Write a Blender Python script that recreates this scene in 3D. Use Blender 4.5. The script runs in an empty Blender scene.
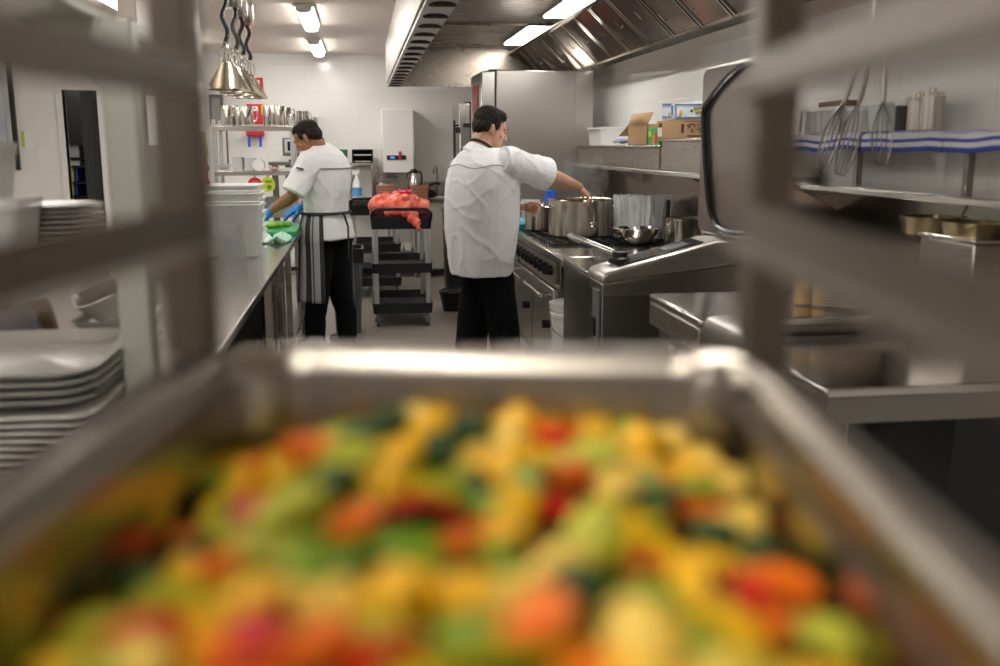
import bpy, bmesh, math, random
from mathutils import Vector, Matrix, noise, Euler
random.seed(7)
SC = bpy.context.scene
COL = SC.collection
PI = math.pi
F = 972.0

# ------------------------------------------------------------------ camera
YAW, PITCH = math.radians(8.05), math.radians(10.95)
CAMP = Vector((0, 0, 1.5))
cam_d = bpy.data.cameras.new('camera'); cam = bpy.data.objects.new('camera', cam_d); COL.objects.link(cam)
cam_d.lens = 36.0 * F / 1000; cam_d.sensor_width = 36; cam_d.clip_start = 0.01
cam.location = CAMP
cam.rotation_euler = (PI/2 - PITCH, 0, -YAW)
cam_d.dof.use_dof = True; cam_d.dof.focus_distance = 6.6; cam_d.dof.aperture_fstop = 2.5
SC.camera = cam
RM = Euler(cam.rotation_euler).to_matrix()
def at(u, v, Y=None, z=None, X=None):
    d = RM @ Vector(((u-500)/F, -(v-333)/F, -1))
    if Y is not None: t = Y/d.y
    elif z is not None: t = (z-1.5)/d.z
    else: t = X/d.x
    return CAMP + d*t

SC.view_settings.view_transform = 'Standard'
SC.view_settings.look = 'None'
SC.view_settings.gamma = 1.0
SC.view_settings.use_curve_mapping = False
SC.view_settings.exposure = 0.18

# ------------------------------------------------------------------ materials
MATS = {}
def mat(name, col, rough=.5, metal=0, bump=0, bscale=40, stretch=(1,1,1), var=0, vscale=6, alpha=1, emit=0, trans=0, spec=.5, sheen=0, coat=0, sss=0, rvar=0):
    if name in MATS: return MATS[name]
    m = bpy.data.materials.new(name); m.use_nodes = True
    nt = m.node_tree; n = nt.nodes; l = nt.links; b = n['Principled BSDF']
    b.inputs['Base Color'].default_value = (*col, 1); b.inputs['Roughness'].default_value = rough
    b.inputs['Metallic'].default_value = metal; b.inputs['Alpha'].default_value = alpha
    b.inputs['Specular IOR Level'].default_value = spec
    b.inputs['Transmission Weight'].default_value = trans
    b.inputs['Coat Weight'].default_value = coat
    b.inputs['Sheen Weight'].default_value = sheen
    if sss: b.inputs['Subsurface Weight'].default_value = sss; b.inputs['Subsurface Radius'].default_value = (.01,.004,.002)
    if emit:
        b.inputs['Emission Color'].default_value = (*col, 1); b.inputs['Emission Strength'].default_value = emit
    tc = n.new('ShaderNodeTexCoord'); mp = n.new('ShaderNodeMapping'); mp.inputs['Scale'].default_value = stretch
    l.new(tc.outputs['Object'], mp.inputs['Vector'])
    if var:
        nz = n.new('ShaderNodeTexNoise'); nz.inputs['Scale'].default_value = vscale; nz.inputs['Detail'].default_value = 4
        l.new(mp.outputs['Vector'], nz.inputs['Vector'])
        mx = n.new('ShaderNodeMix'); mx.data_type = 'RGBA'
        mx.inputs['A'].default_value = (*[c*(1-var) for c in col], 1); mx.inputs['B'].default_value = (*[min(1, c*(1+var)) for c in col], 1)
        l.new(nz.outputs['Fac'], mx.inputs['Factor']); l.new(mx.outputs['Result'], b.inputs['Base Color'])
    if bump or rvar:
        nz = n.new('ShaderNodeTexNoise'); nz.inputs['Scale'].default_value = bscale; nz.inputs['Detail'].default_value = 3
        l.new(mp.outputs['Vector'], nz.inputs['Vector'])
        if bump:
            bp = n.new('ShaderNodeBump'); bp.inputs['Strength'].default_value = bump; bp.inputs['Distance'].default_value = .01
            l.new(nz.outputs['Fac'], bp.inputs['Height']); l.new(bp.outputs['Normal'], b.inputs['Normal'])
        if rvar:
            mr = n.new('ShaderNodeMapRange'); mr.inputs['To Min'].default_value = rough-rvar; mr.inputs['To Max'].default_value = rough+rvar
            l.new(nz.outputs['Fac'], mr.inputs['Value']); l.new(mr.outputs['Result'], b.inputs['Roughness'])
    MATS[name] = m
    return m
def steel(name, col=(.53,.495,.45), rough=.28, stretch=(1,1,30), bump=.04):
    return mat(name, col, rough, 1, bump=bump*.06, bscale=7, stretch=stretch, rvar=.02, var=.02, vscale=.8)
STEEL  = steel('steel_brushed')
STEELV = mat('steel_brushed_vertical', (.46,.435,.40), .30, 1, bump=.004, bscale=1.5, stretch=(1,1,2))
STEELT = steel('steel_bench_top', (.62,.60,.57), .17, stretch=(1,6,1), bump=.02)
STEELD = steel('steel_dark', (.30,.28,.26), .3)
STEELP = steel('steel_polished', (.72,.69,.64), .12, bump=.015)
HOOD   = steel('steel_hood', (.25,.22,.185), .27, stretch=(1,20,1))
CHROME = mat('chrome', (.8,.78,.75), .1, 1)
BLACK  = mat('black_plastic', (.008,.008,.009), .42, bump=.1)
BLACKM = mat('black_enamel', (.02,.02,.02), .3, .2, bump=.05)
RUBBER = mat('rubber_grey', (.12,.12,.125), .7, bump=.1)
GREY   = mat('grey_plastic', (.16,.17,.18), .5, bump=.1)
ALU    = mat('aluminium', (.55,.56,.57), .38, .8, bump=.05)
WHITE  = mat('white_plastic', (.80,.80,.78), .35, bump=.03)
WHITEP = mat('white_powder_coat', (.82,.81,.79), .4, bump=.04)
PAPER  = mat('paper', (.85,.84,.82), .8, bump=.05)
CARD   = mat('cardboard', (.47,.29,.14), .85, bump=.2, bscale=60, var=.12)
RED    = mat('red_paint', (.62,.02,.03), .4, bump=.03)
BLUE   = mat('blue_plastic', (.02,.09,.55), .35, bump=.03)
GREEN  = mat('green_board', (.02,.30,.08), .45, bump=.08)
YELLOW = mat('yellow_plastic', (.85,.60,.04), .5, bump=.05)
LIME   = mat('lime_paper', (.55,.68,.05), .7, bump=.03)
CLEAR  = mat('clear_plastic', (.86,.87,.86), .12, alpha=.17, bump=.02)
FROST  = mat('frosted_plastic', (.86,.87,.86), .35, alpha=.62, bump=.05)
CERAM  = mat('ceramic_white', (.82,.81,.77), .15, bump=.02)
SKIN1  = mat('skin_light', (.58,.33,.23), .5, sss=.15, bump=.08, bscale=120, var=.08, vscale=9)
SKIN2  = mat('skin_brown', (.36,.165,.08), .5, sss=.1, bump=.08, bscale=120, var=.1, vscale=9)
HAIR   = mat('hair_dark', (.010,.007,.005), .6, spec=.25, bump=.8, bscale=90, stretch=(1,1,.3))
def cloth(name, col, b=.25):
    return mat(name, col, .85, bump=b, bscale=14, stretch=(1,1,.6), sheen=.2)
JACKET = cloth('jacket_cotton', (.84,.84,.86), .55)
TROUS  = mat('trouser_cotton', (.006,.006,.007), .95, bump=.3, bscale=14, spec=.15)
COLLAR = mat('collar_black', (.03,.03,.035), .8, bump=.1)
GLOVE  = mat('glove_nitrile', (.02,.22,.62), .4, bump=.2, bscale=60)
LAMPM  = mat('batten_diffuser', (1.0,.96,.90), .5, emit=27)
HLAMP  = mat('hood_lamp_diffuser', (1.0,.97,.92), .5, emit=30)

def tile_mat(name, swz, col=(.86,.845,.82), tw=.6, th=.3, grout=.90, rough=.13):
    m = bpy.data.materials.new(name); m.use_nodes = True
    nt = m.node_tree; n = nt.nodes; l = nt.links; b = n['Principled BSDF']
    tc = n.new('ShaderNodeTexCoord'); sp = n.new('ShaderNodeSeparateXYZ'); cb = n.new('ShaderNodeCombineXYZ')
    l.new(tc.outputs['Object'], sp.inputs[0]); l.new(sp.outputs[swz[0]], cb.inputs[0]); l.new(sp.outputs[swz[1]], cb.inputs[1])
    br = n.new('ShaderNodeTexBrick'); br.offset = 0; br.inputs['Scale'].default_value = 1
    br.inputs['Brick Width'].default_value = tw; br.inputs['Row Height'].default_value = th; br.inputs['Mortar Size'].default_value = .003
    br.inputs['Mortar Smooth'].default_value = .3
    br.inputs['Color1'].default_value = (*col, 1); br.inputs['Color2'].default_value = (*[c*.985 for c in col], 1)
    br.inputs['Mortar'].default_value = (*[c*grout for c in col], 1)
    l.new(cb.outputs[0], br.inputs['Vector']); l.new(br.outputs['Color'], b.inputs['Base Color'])
    nz = n.new('ShaderNodeTexNoise'); nz.inputs['Scale'].default_value = 2.5; l.new(tc.outputs['Object'], nz.inputs['Vector'])
    bp = n.new('ShaderNodeBump'); bp.inputs['Strength'].default_value = .03; bp.inputs['Distance'].default_value = .01
    l.new(nz.outputs['Fac'], bp.inputs['Height'])
    bp2 = n.new('ShaderNodeBump'); bp2.invert = True; bp2.inputs['Strength'].default_value = .3; bp2.inputs['Distance'].default_value = .002
    l.new(br.outputs['Fac'], bp2.inputs['Height']); l.new(bp.outputs['Normal'], bp2.inputs['Normal']); l.new(bp2.outputs['Normal'], b.inputs['Normal'])
    b.inputs['Roughness'].default_value = rough
    return m
TILEB = tile_mat('tiles_back', ('X','Z'))
TILER = tile_mat('tiles_right', ('Y','Z'), rough=.05)
FLOOR = tile_mat('vinyl_floor', ('X','Y'), (.235,.205,.175), 2.0, 30, .7, .38)
CEIL  = mat('ceiling_paint', (.80,.72,.64), .35, bump=.03, var=.04, vscale=1)
PLAST = mat('painted_wall', (.74,.72,.70), .5, bump=.03)

# ------------------------------------------------------------------ mesh helpers
class MB:
    def __init__(s): s.v = []; s.f = []; s.m = []; s.mi = 0; s.uv = {}
    def add(s, vs, fs):
        o = len(s.v); s.v += [Vector(p) for p in vs]; s.f += [tuple(i+o for i in f) for f in fs]; s.m += [s.mi]*len(fs); return s
    def use(s, i): s.mi = i; return s
    def bb(s, x0, x1, y0, y1, z0, z1):
        return s.add([(x0,y0,z0),(x1,y0,z0),(x1,y1,z0),(x0,y1,z0),(x0,y0,z1),(x1,y0,z1),(x1,y1,z1),(x0,y1,z1)],
                     [(0,3,2,1),(4,5,6,7),(0,1,5,4),(1,2,6,5),(2,3,7,6),(3,0,4,7)])
    def box(s, c, sz, rot=None):
        R = rot if rot is not None else Matrix.Identity(3); c = Vector(c); h = Vector(sz)/2
        vs = [c + R @ Vector((a*h.x, b*h.y, d*h.z)) for d in (-1,1) for a, b in ((-1,-1),(1,-1),(1,1),(-1,1))]
        return s.add(vs, [(0,3,2,1),(4,5,6,7),(0,1,5,4),(1,2,6,5),(2,3,7,6),(3,0,4,7)])
    def loft(s, rings, closed=True, cap=True):
        n = len(rings[0]); vs = [p for r in rings for p in r]; fs = []
        for i in range(len(rings)-1):
            for j in range(n if closed else n-1):
                k = (j+1) % n; fs.append((i*n+j, i*n+k, (i+1)*n+k, (i+1)*n+j))
        if cap and closed: fs.append(tuple(reversed(range(n)))); fs.append(tuple((len(rings)-1)*n+j for j in range(n)))
        return s.add(vs, fs)
    def cyl(s, p0, p1, r0, r1=None, n=16, cap=True):
        p0 = Vector(p0); p1 = Vector(p1); r1 = r0 if r1 is None else r1
        d = (p1-p0).normalized(); a = d.orthogonal().normalized(); b = d.cross(a)
        rg = lambda p, r: [p + a*math.cos(2*PI*i/n)*r + b*math.sin(2*PI*i/n)*r for i in range(n)]
        return s.loft([rg(p0, r0), rg(p1, r1)], cap=cap)
    def tube(s, pts, r, n=8, closed=False, cap=True):
        pts = [Vector(p) for p in pts]; N = len(pts); rs = r if isinstance(r, (list, tuple)) else [r]*N
        rings = []; a = None
        for i, p in enumerate(pts):
            if closed: d = pts[(i+1) % N]-pts[i-1]
            else: d = pts[min(i+1, N-1)]-pts[max(i-1, 0)]
            d.normalize()
            if a is None: a = d.orthogonal().normalized()
            else: a = (a - d*a.dot(d)).normalized()
            b = d.cross(a)
            rings.append([p + a*math.cos(2*PI*k/n)*rs[i] + b*math.sin(2*PI*k/n)*rs[i] for k in range(n)])
        if closed: rings.append(rings[0]); cap = False
        return s.loft(rings, cap=cap)
    def lathe(s, prof, c=(0,0,0), n=32, cap=False):
        c = Vector(c)
        return s.loft([[c + Vector((math.cos(2*PI*i/n)*r, math.sin(2*PI*i/n)*r, z)) for i in range(n)] for r, z in prof], cap=cap)
    def ball(s, c, r, n=16, m=10, R=None):
        c = Vector(c); r = Vector(r if hasattr(r, '__len__') else (r,r,r)); R = R or Matrix.Identity(3)
        rings = []
        for i in range(m+1):
            t = -PI/2 + PI*(i+.0)/m; t = max(-PI/2+.03, min(PI/2-.03, t))
            rings.append([c + R @ Vector((math.cos(t)*math.cos(2*PI*j/n)*r.x, math.cos(t)*math.sin(2*PI*j/n)*r.y, math.sin(t)*r.z)) for j in range(n)])
        return s.loft(rings)
    def prism(s, poly, axis, a, b):
        def P(p, t): return (t, p[0], p[1]) if axis == 'x' else (p[0], t, p[1]) if axis == 'y' else (p[0], p[1], t)
        return s.loft([[P(p, a) for p in poly], [P(p, b) for p in poly]])
    def grid(s, fn, nu, nv, uv=True):
        o = len(s.v); vs = [fn(i/nu, j/nv) for j in range(nv+1) for i in range(nu+1)]
        fs = [(j*(nu+1)+i, j*(nu+1)+i+1, (j+1)*(nu+1)+i+1, (j+1)*(nu+1)+i) for j in range(nv) for i in range(nu)]
        for j in range(nv+1):
            for i in range(nu+1): s.uv[o+j*(nu+1)+i] = (i/nu, j/nv)
        return s.add(vs, fs)

def wl(o):
    p = Vector((0,0,0))
    while o: p += Vector(o.location); o = o.parent
    return p
def obj(name, mb, mats, parent=None, bevel=0, world=True, smooth=35, solid=0, loc=None, seg=2):
    me = bpy.data.meshes.new(name)
    vs = mb.v
    off = Vector((0,0,0))
    if parent and world: off = wl(parent)
    if loc is not None: off = Vector(loc)
    me.from_pydata([tuple(v-off) for v in vs], [], mb.f)
    mats = mats if isinstance(mats, (list, tuple)) else [mats]
    for m in mats: me.materials.append(m)
    me.polygons.foreach_set('material_index', mb.m)
    if mb.uv:
        ul = me.uv_layers.new(name='uv')
        for lp in me.loops: ul.data[lp.index].uv = mb.uv.get(lp.vertex_index, (0,0))
    bm = bmesh.new(); bm.from_mesh(me)
    if not mb.uv: bmesh.ops.recalc_face_normals(bm, faces=bm.faces)
    bm.to_mesh(me); bm.free()
    me.polygons.foreach_set('use_smooth', [True]*len(me.polygons)); me.set_sharp_from_angle(angle=math.radians(smooth))
    o = bpy.data.objects.new(name, me); COL.objects.link(o)
    if parent: o.parent = parent
    if loc is not None: o.location = loc
    if solid:
        md = o.modifiers.new('solid', 'SOLIDIFY'); md.thickness = solid; md.offset = 0
    if bevel:
        md = o.modifiers.new('bevel', 'BEVEL'); md.width = bevel; md.segments = seg; md.limit_method = 'ANGLE'; md.angle_limit = math.radians(40)
        md.harden_normals = False
    return o
def tag(o, label=None, cat=None, group=None, kind=None):
    if label: o['label'] = label
    if cat: o['category'] = cat
    if group: o['group'] = group
    if kind: o['kind'] = kind
    return o
def thing(name, label, cat, loc, group=None, rz=0):
    o = bpy.data.objects.new(name, None); COL.objects.link(o); o.empty_display_size = .1
    o.location = loc; o.rotation_euler = (0,0,rz); return tag(o, label, cat, group)
def struct(name, mb, m, bevel=0): return tag(obj(name, mb, m, bevel=bevel), kind='structure')
def kids(o): return [c for c in bpy.data.objects if c.parent == o]
def dup(root, loc, rz=None, label=None, group=None, scale=None):
    r = root.copy(); COL.objects.link(r); r.location = loc
    if rz is not None: r.rotation_euler = (0,0,rz)
    if scale: r.scale = (scale,)*3 if not hasattr(scale, '__len__') else scale
    if label: r['label'] = label
    if group: r['group'] = group
    for ch in kids(root):
        c = ch.copy(); COL.objects.link(c); c.parent = r
        for g in kids(ch):
            d = g.copy(); COL.objects.link(d); d.parent = c
    return r
def rrect(cx, cy, hx, hy, r, z, n=6):
    pts = []
    for (sx, sy, a0) in ((1,1,0),(-1,1,90),(-1,-1,180),(1,-1,270)):
        for i in range(n+1):
            a = math.radians(a0 + 90*i/n)
            pts.append(Vector((cx+sx*(hx-r)+r*math.cos(a), cy+sy*(hy-r)+r*math.sin(a), z)))
    return pts
def spl(pts, k=6):
    """Catmull-Rom through points."""
    P = [Vector(p) for p in pts]; P = [P[0]*2-P[1]] + P + [P[-1]*2-P[-2]]; out = []
    for i in range(1, len(P)-2):
        for j in range(k):
            t = j/k; a, b, c, d = P[i-1], P[i], P[i+1], P[i+2]
            out.append(.5*((2*b)+(c-a)*t+(2*a-5*b+4*c-d)*t*t+(3*b-a-3*c+d)*t**3))
    out.append(P[-2]); return out

# ------------------------------------------------------------------ room
XR, XL, YB, YF, ZC = 2.06, -5.0, 11.7, -3.0, 2.52
struct('floor', MB().bb(XL, XR, YF, 14, -.1, 0), FLOOR)
struct('ceiling', MB().bb(XL, XR, YF, YB, ZC, ZC+.1), CEIL)
struct('wall_right', MB().bb(XR, XR+.1, YF, YB, 0, ZC), TILER)
struct('wall_left', MB().bb(XL-.1, XL, YF, YB, 0, ZC), PLAST)
struct('wall_front', MB().bb(XL, XR, YF-.1, YF, 0, ZC), PLAST)
dx0, dx1 = -3.27, -2.90
struct('wall_back', MB().bb(XL, dx0, YB, YB+.1, 0, ZC).bb(dx1, XR, YB, YB+.1, 0, ZC).bb(dx0, dx1, YB, YB+.1, 2.1, ZC), TILEB)
tr = MB()
tr.bb(dx0-.07, dx0, YB-.02, YB+.12, 0, 2.17).bb(dx1, dx1+.07, YB-.02, YB+.12, 0, 2.17).bb(dx0, dx1, YB-.02, YB+.12, 2.1, 2.17)
struct('trim_1', tr, WHITEP, bevel=.004)
d1 = MB().bb(-3.12, dx1+.1, YB+.125, YB+.165, 0, 2.12)
for i in range(4): d1.bb(-3.11+i*.045, -3.095+i*.045, YB+.12, YB+.126, .1, 2.0)
struct('door_1', d1, mat('door_dark', (.03,.035,.035), .5, bump=.2))
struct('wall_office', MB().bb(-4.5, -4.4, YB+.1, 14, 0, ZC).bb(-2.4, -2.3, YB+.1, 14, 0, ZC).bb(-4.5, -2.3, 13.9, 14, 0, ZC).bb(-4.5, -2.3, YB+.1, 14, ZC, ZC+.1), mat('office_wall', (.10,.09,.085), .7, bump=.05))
struct('baseboard_back', MB().bb(dx1+.07, XR, YB-.015, YB, 0, .12), mat('coved_skirting', (.22,.2,.18), .5, bump=.05), bevel=.003)
# stainless-clad partition behind the bench
struct('wall_partition', MB().bb(-1.03, -.95, 4.6, 6.39, 0, ZC), mat('partition_cladding', (.24,.21,.18), .3, .85, bump=.03, stretch=(1,1,20)), bevel=.003)
# stainless splashback of the cook line
struct('trim_splashback', MB().bb(XR-.012, XR, 1.6, 9.6, .88, 1.33), steel('steel_splash', (.42,.38,.34), .22, stretch=(1,20,1)))

# ceiling battens
def batten(x, y0, y1, label):
    t = thing('ceiling_light', label, 'ceiling light', (x, (y0+y1)/2, ZC), 'ceiling battens')
    h = (y1-y0)/2
    obj('housing', MB().bb(-.075, .075, -h, h, -.02, 0), WHITEP, t, world=False, bevel=.004)
    prof = [(-.058,-.02), (-.052,-.05), (-.03,-.062), (.03,-.062), (.052,-.05), (.058,-.02)]
    obj('diffuser', MB().prism(prof, 'y', -h+.015, h-.015), LAMPM, t, world=False)
    for s in (-1, 1): obj('end_cap', MB().prism([(p[0]*1.06, p[1]*1.04+.0004) for p in prof], 'y', s*h-s*.015, s*h), WHITEP, t, world=False)
batten(-.385, 7.6, 8.85, 'white ceiling batten light above the aisle, second from the far wall')
batten(-.42, 9.98, 11.3, 'white ceiling batten light above the aisle, nearest the far tiled wall')
batten(-1.68, 6.6, 7.75, 'white ceiling batten light beyond the post of the serving shelf')
for i, (x, y) in enumerate([(-.385,5.15),(-.385,.2),(-1.68,9.3),(-1.68,4.2),(-3.4,8.5),(-3.4,5.5),(-3.2,2.5),(-1.5,1.6),(-.3,-1.4),(-2.4,-1.4),(-3.5,12.2)]):
    batten(x, y, y+1.25, ['ceiling batten light over the aisle in front of the clear tubs', 'unseen batten light added over the near aisle to light the tray', 'ceiling batten light near the far wall on the shelf side',  # near-aisle lamp is unseen, placed to light the vegetables from above
        'ceiling batten light behind the steel clad partition', 'ceiling batten light in front of the office doorway', 'ceiling batten light over the side room, middle', 'ceiling batten light over the side room, near', 'ceiling batten light over the serving shelf',
        'ceiling batten light behind the tray rack', 'ceiling batten light behind the tray rack on the plate side', 'unseen batten light added inside the office to brighten it'][i])  # office lamp is unseen, added to brighten the room beyond the door

# ------------------------------------------------------------------ exhaust hood
HB, HT, HY0, HY1 = 2.10, 2.49, 3.0, 10.42
hd = thing('exhaust_hood', 'long stainless exhaust hood with slotted air strip above the cooking line', 'exhaust hood', (1.2, 6.4, HB))
shell = MB()
shell.bb(.295, .305, HY0, HY1, HB, ZC)  .bb(.42, .43, HY0, HY1, HB, HT).bb(.295, XR, HY1-.01, HY1, HB-.005, HT).bb(.295, XR, HY0, HY0+.01, HB, HT)
shell.bb(.30, XR-.002, HY0, HY1, HT, HT+.012)
shell.bb(.287, .297, HY0, HY1, HB+.14, HB+.15).bb(.287,.297, HY0, HY1, HB+.33, HB+.34)
for y in (4.6, 6.6, 8.6): shell.bb(.289, .296, y, y+.01, HB, ZC-.01)
shell.bb(.415, 1.6, 8.3, 8.31, HT-.02, HT).bb(.415, 1.6, 6.6, 6.61, HT-.02, HT)
obj('canopy', shell, [HOOD], hd)
obj('face_panel', MB().bb(.283, .2945, HY0, HY1-.005, HB+.02, ZC-.004), mat('hood_face_steel', (.40,.375,.345), .42, .75, bump=.02), hd)
ap = obj('air_strip', MB().bb(.29, .427, HY0, HY1-.01, HB-.012, HB), WHITEP, hd, bevel=.003)
y = 4.28
while y < 10.3:
    vm = MB()
    c = Vector((.36, y, HB-.013))
    vm.ball(c, (.046, .055, .010), 14, 6); vm.bb(c.x-.058, c.x+.058, y-.008, y+.008, HB-.026, HB-.016)
    vm.bb(c.x-.05, c.x+.05, y-.035, y-.025, HB-.024, HB-.016).bb(c.x-.05, c.x+.05, y+.025, y+.035, HB-.024, HB-.016)
    obj('air_nozzle', vm, BLACK, ap)
    y += .385
# filter bank: sloped louvred panels
fp0, fp1 = Vector((1.6, 0, HT-.03)), Vector((1.93, 0, HB+.05))
dv = (fp1-fp0); L = dv.length; dn = dv.normalized(); nn = Vector((dn.z, 0, -dn.x)); nn = nn if nn.x < 0 else -nn
obj('filter_rail', MB().bb(1.555, 1.62, HY0, HY1-.02, HT-.06, HT).box((1.94, (HY0+HY1)/2, HB+.03), (.05, HY1-HY0-.03, .06)), STEELP, hd, bevel=.006)
obj('gutter', MB().prism([(1.9,HB-.005),(XR-.003,HB-.03),(XR-.003,HB+.10),(2.03,HB+.10),(1.95,HB+.02),(1.9,HB+.03)], 'y', HY0, HY1-.02), STEELP, hd)
yy = HY1-.05; k = 0
FILT = steel('steel_filter', (.42,.38,.34), .25, stretch=(1,1,20))
while yy > 3.6:
    w = .48; y0 = yy-w
    fr = MB(); R = Matrix(((dn.x, 0, nn.x), (0, 1, 0), (dn.z, 0, nn.z)))
    mid = (fp0+fp1)/2 + Vector((0, (y0+yy)/2, 0))
    for a, b, sx, sy in ((0, -w/2+.015, L, .02), (0, w/2-.02, L, .02), (-L/2+.01, 0, .02, w), (L/2-.01, 0, .02, w)):
        fr.box(mid + R @ Vector((a, b, .005)), (sx, sy, .03), R)
    f_ = obj('filter', fr, STEELP, hd)
    lv = MB()
    for j in range(9): lv.box(mid + R @ Vector((0, -w/2+.05+j*.047, -.002)), (L-.03, .028, .014), R @ Matrix.Rotation(.35, 3, 'X'))
    lv.box(mid + R @ Vector((0,0,-.014)), (L, w, .004), R)
    obj('louvre', lv, FILT, f_)
    for s in (-.09, .09):
        q = mid + R @ Vector((s*.4+.02, s, .02)); hn = MB(); hn.tube([q + R @ Vector((-.03,0,0)), q + R @ Vector((-.03,0,.018)), q + R @ Vector((.03,0,.018)), q + R @ Vector((.03,0,0))], .004, 6); obj('handle', hn, CHROME, f_)
    yy -= w+.012; k += 1
for (y0, y1) in ((8.35, 9.85), (6.4, 7.75), (4.4, 5.75)):
    lf = obj('lamp_frame', MB().bb(1.41, 1.585, y0-.05, y1+.05, HT-.012, HT-.002), STEELP, hd)
    obj('lamp_lens', MB().bb(1.44, 1.565, y0, y1, HT-.02, HT-.011), HLAMP, lf, bevel=.002)

# ------------------------------------------------------------------ tall fridges
def fridge(x0, xf, x1, y0, y1, zt, label, badge):
    t = thing('upright_fridge', label, 'upright fridge', ((x0+x1)/2, (y0+y1)/2, 0))
    obj('body', MB().bb(xf+.012, x1, y0, y1, .1, zt), STEELV, t, bevel=.008)
    obj('plinth', MB().bb(xf+.05, x1-.03, y0+.03, y1-.03, 0, .1), BLACK, t)
    dr = obj('door', MB().bb(x0, xf, y0-.003, y1, .14, zt-.01), mat('steel_fridge_door', (.6,.58,.55), .25, 1, bump=.01, bscale=2, stretch=(9,9,.4)), t, bevel=.008)
    obj('door_gasket', MB().bb(xf, xf+.012, y0+.01, y1-.01, .12, zt-.02), BLACK, dr)
    obj('handle', MB().cyl((x0-.04, y0+.12, 1.1), (x0-.04, y0+.12, 1.75), .012).cyl((x0, y0+.12, 1.15), (x0-.04, y0+.12, 1.15), .009).cyl((x0, y0+.12, 1.7), (x0-.04, y0+.12, 1.7), .009), BLACK, dr)
    obj('hinge', MB().bb(xf-.05, xf+.05, y0+.01, y0+.08, zt-.02, zt+.006), BLACK, t, bevel=.004)
    if badge:
        obj('badge', MB().bb(x1-.12, x1-.015, y0-.006, y0, 1.40, 1.455), BLACK, t, bevel=.002)
        obj('side_panel', MB().bb(xf+.66, xf+.664, y0-.004, y0+.001, 1.6, zt-.05), STEELD, t)
    return t, dr
f1, f1d = fridge(.98, 1.09, 1.905, 8.0, 8.75, 2.092, 'big stainless upright fridge beside the extractor filters behind the range', True)
f2, f2d = fridge(1.02, 1.13, 1.85, 10.2, 10.95, 1.93, 'smaller stainless upright fridge in the far corner behind the bigger fridge', False)
nm = MB().bb(.972, .98, 8.2, 8.6, 1.6, 1.99)
obj('notice', nm, mat('painted_reflection_red', (.55,.16,.14), .6, bump=.05, var=.5, vscale=14), f1d)  # red reflection on the fridge door, painted as a thin panel
obj('latch', MB().bb(.98, 1.03, 10.17, 10.197, 1.62, 1.68).bb(1.06,1.15,10.165,10.197,1.68,1.72), BLACK, f2d, bevel=.004)

# ------------------------------------------------------------------ cook line, right
# -- gas range
rg = thing('gas_range', 'stainless gas range with black knobs and oven below the stock pots', 'gas range', (1.5, 6.2, 0))
obj('body', MB().bb(1.13, 1.97, 5.5, 6.95, .12, .84), STEELD, rg, bevel=.004)
obj('cooktop', MB().bb(1.075, 1.98, 5.2, 6.98, .84, .895), STEELT, rg, bevel=.012, seg=3)
kp = obj('control_panel', MB().bb(1.10, 1.13, 5.5, 6.95, .70, .84), mat('panel_steel', (.40,.37,.33), .35, .9, bump=.01), rg, bevel=.004)
for i in range(9):
    yk = 5.6+i*.155
    obj('knob', MB().cyl((1.10, yk, .775), (1.06, yk, .775), .030, .026, 20).bb(1.045, 1.07, yk-.006, yk+.006, .752, .798), BLACK, kp, bevel=.002)
for y0, y1 in ((5.52, 6.2), (6.24, 6.93)):
    d = obj('oven_door', MB().bb(1.095, 1.13, y0, y1, .2, .67), STEEL, rg, bevel=.006)
    obj('handle', MB().cyl((1.03, y0+.06, .63), (1.03, y1-.06, .63), .013).cyl((1.03, y0+.1, .63), (1.1, y0+.1, .63), .009).cyl((1.03, y1-.1, .63), (1.1, y1-.1, .63), .009), CHROME, d)
    obj('latch', MB().cyl((1.095, y0+.1, .45), (1.05, y0+.1, .45), .025), BLACK, d)
for i in range(4):
    obj('leg', MB().cyl((1.2 + (i%2)*.7, 5.56 + (i//2)*1.3, 0), (1.2 + (i%2)*.7, 5.56+(i//2)*1.3, .13), .025), STEELP, rg)
for iy, yb in enumerate((5.98, 6.38, 6.75)):
    for xb in (1.32, 1.72):
        g = MB()
        for s in (-.17, -.085, 0, .085, .17):
            g.bb(xb-.185, xb+.185, yb+s-.006, yb+s+.006, .897, .912)
            g.bb(xb+s-.006, xb+s+.006, yb-.18, yb+.18, .897, .912)
        obj('burner_grate', g, BLACKM, rg)
# solid infill shelf + bucket
un = thing('storage_shelf', 'low steel shelf under the cooktop end holding a white bucket', 'shelf', (1.5, 5.35, 0))
obj('shelf_board', MB().bb(1.04, 1.95, 5.21, 5.49, .21, .235), STEEL, un, bevel=.003)
for (x, y) in ((1.07, 5.24), (1.07, 5.46), (1.9, 5.24), (1.9, 5.46)): obj('leg', MB().cyl((x, y, 0), (x, y, .21), .015), STEEL, un)
bk = thing('bucket', 'white plastic bucket with ribbed rim on low shelf beside the oven', 'bucket', (1.18, 5.36, .236))
obj('tub', MB().lathe([(0,.0),(.105,0),(.112,.01),(.128,.30),(.134,.305),(.134,.325),(.128,.33),(.128,.345),(.136,.35),(.136,.375),(.128,.385),(.12,.36),(.1,.02),(0,.015)], n=36), WHITE, bk, world=False)
obj('lid', MB().lathe([(0,.392),(.12,.392),(.139,.385),(.139,.368),(.137,.365)], n=36), WHITE, bk, world=False)
obj('handle', MB().tube(spl([(-.137,0,.34),(-.13,-.09,.24),(-.04,-.15,.2),(.07,-.14,.2),(.13,-.07,.26),(.137,0,.34)]), .003, 6), CHROME, bk, world=False)

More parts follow.
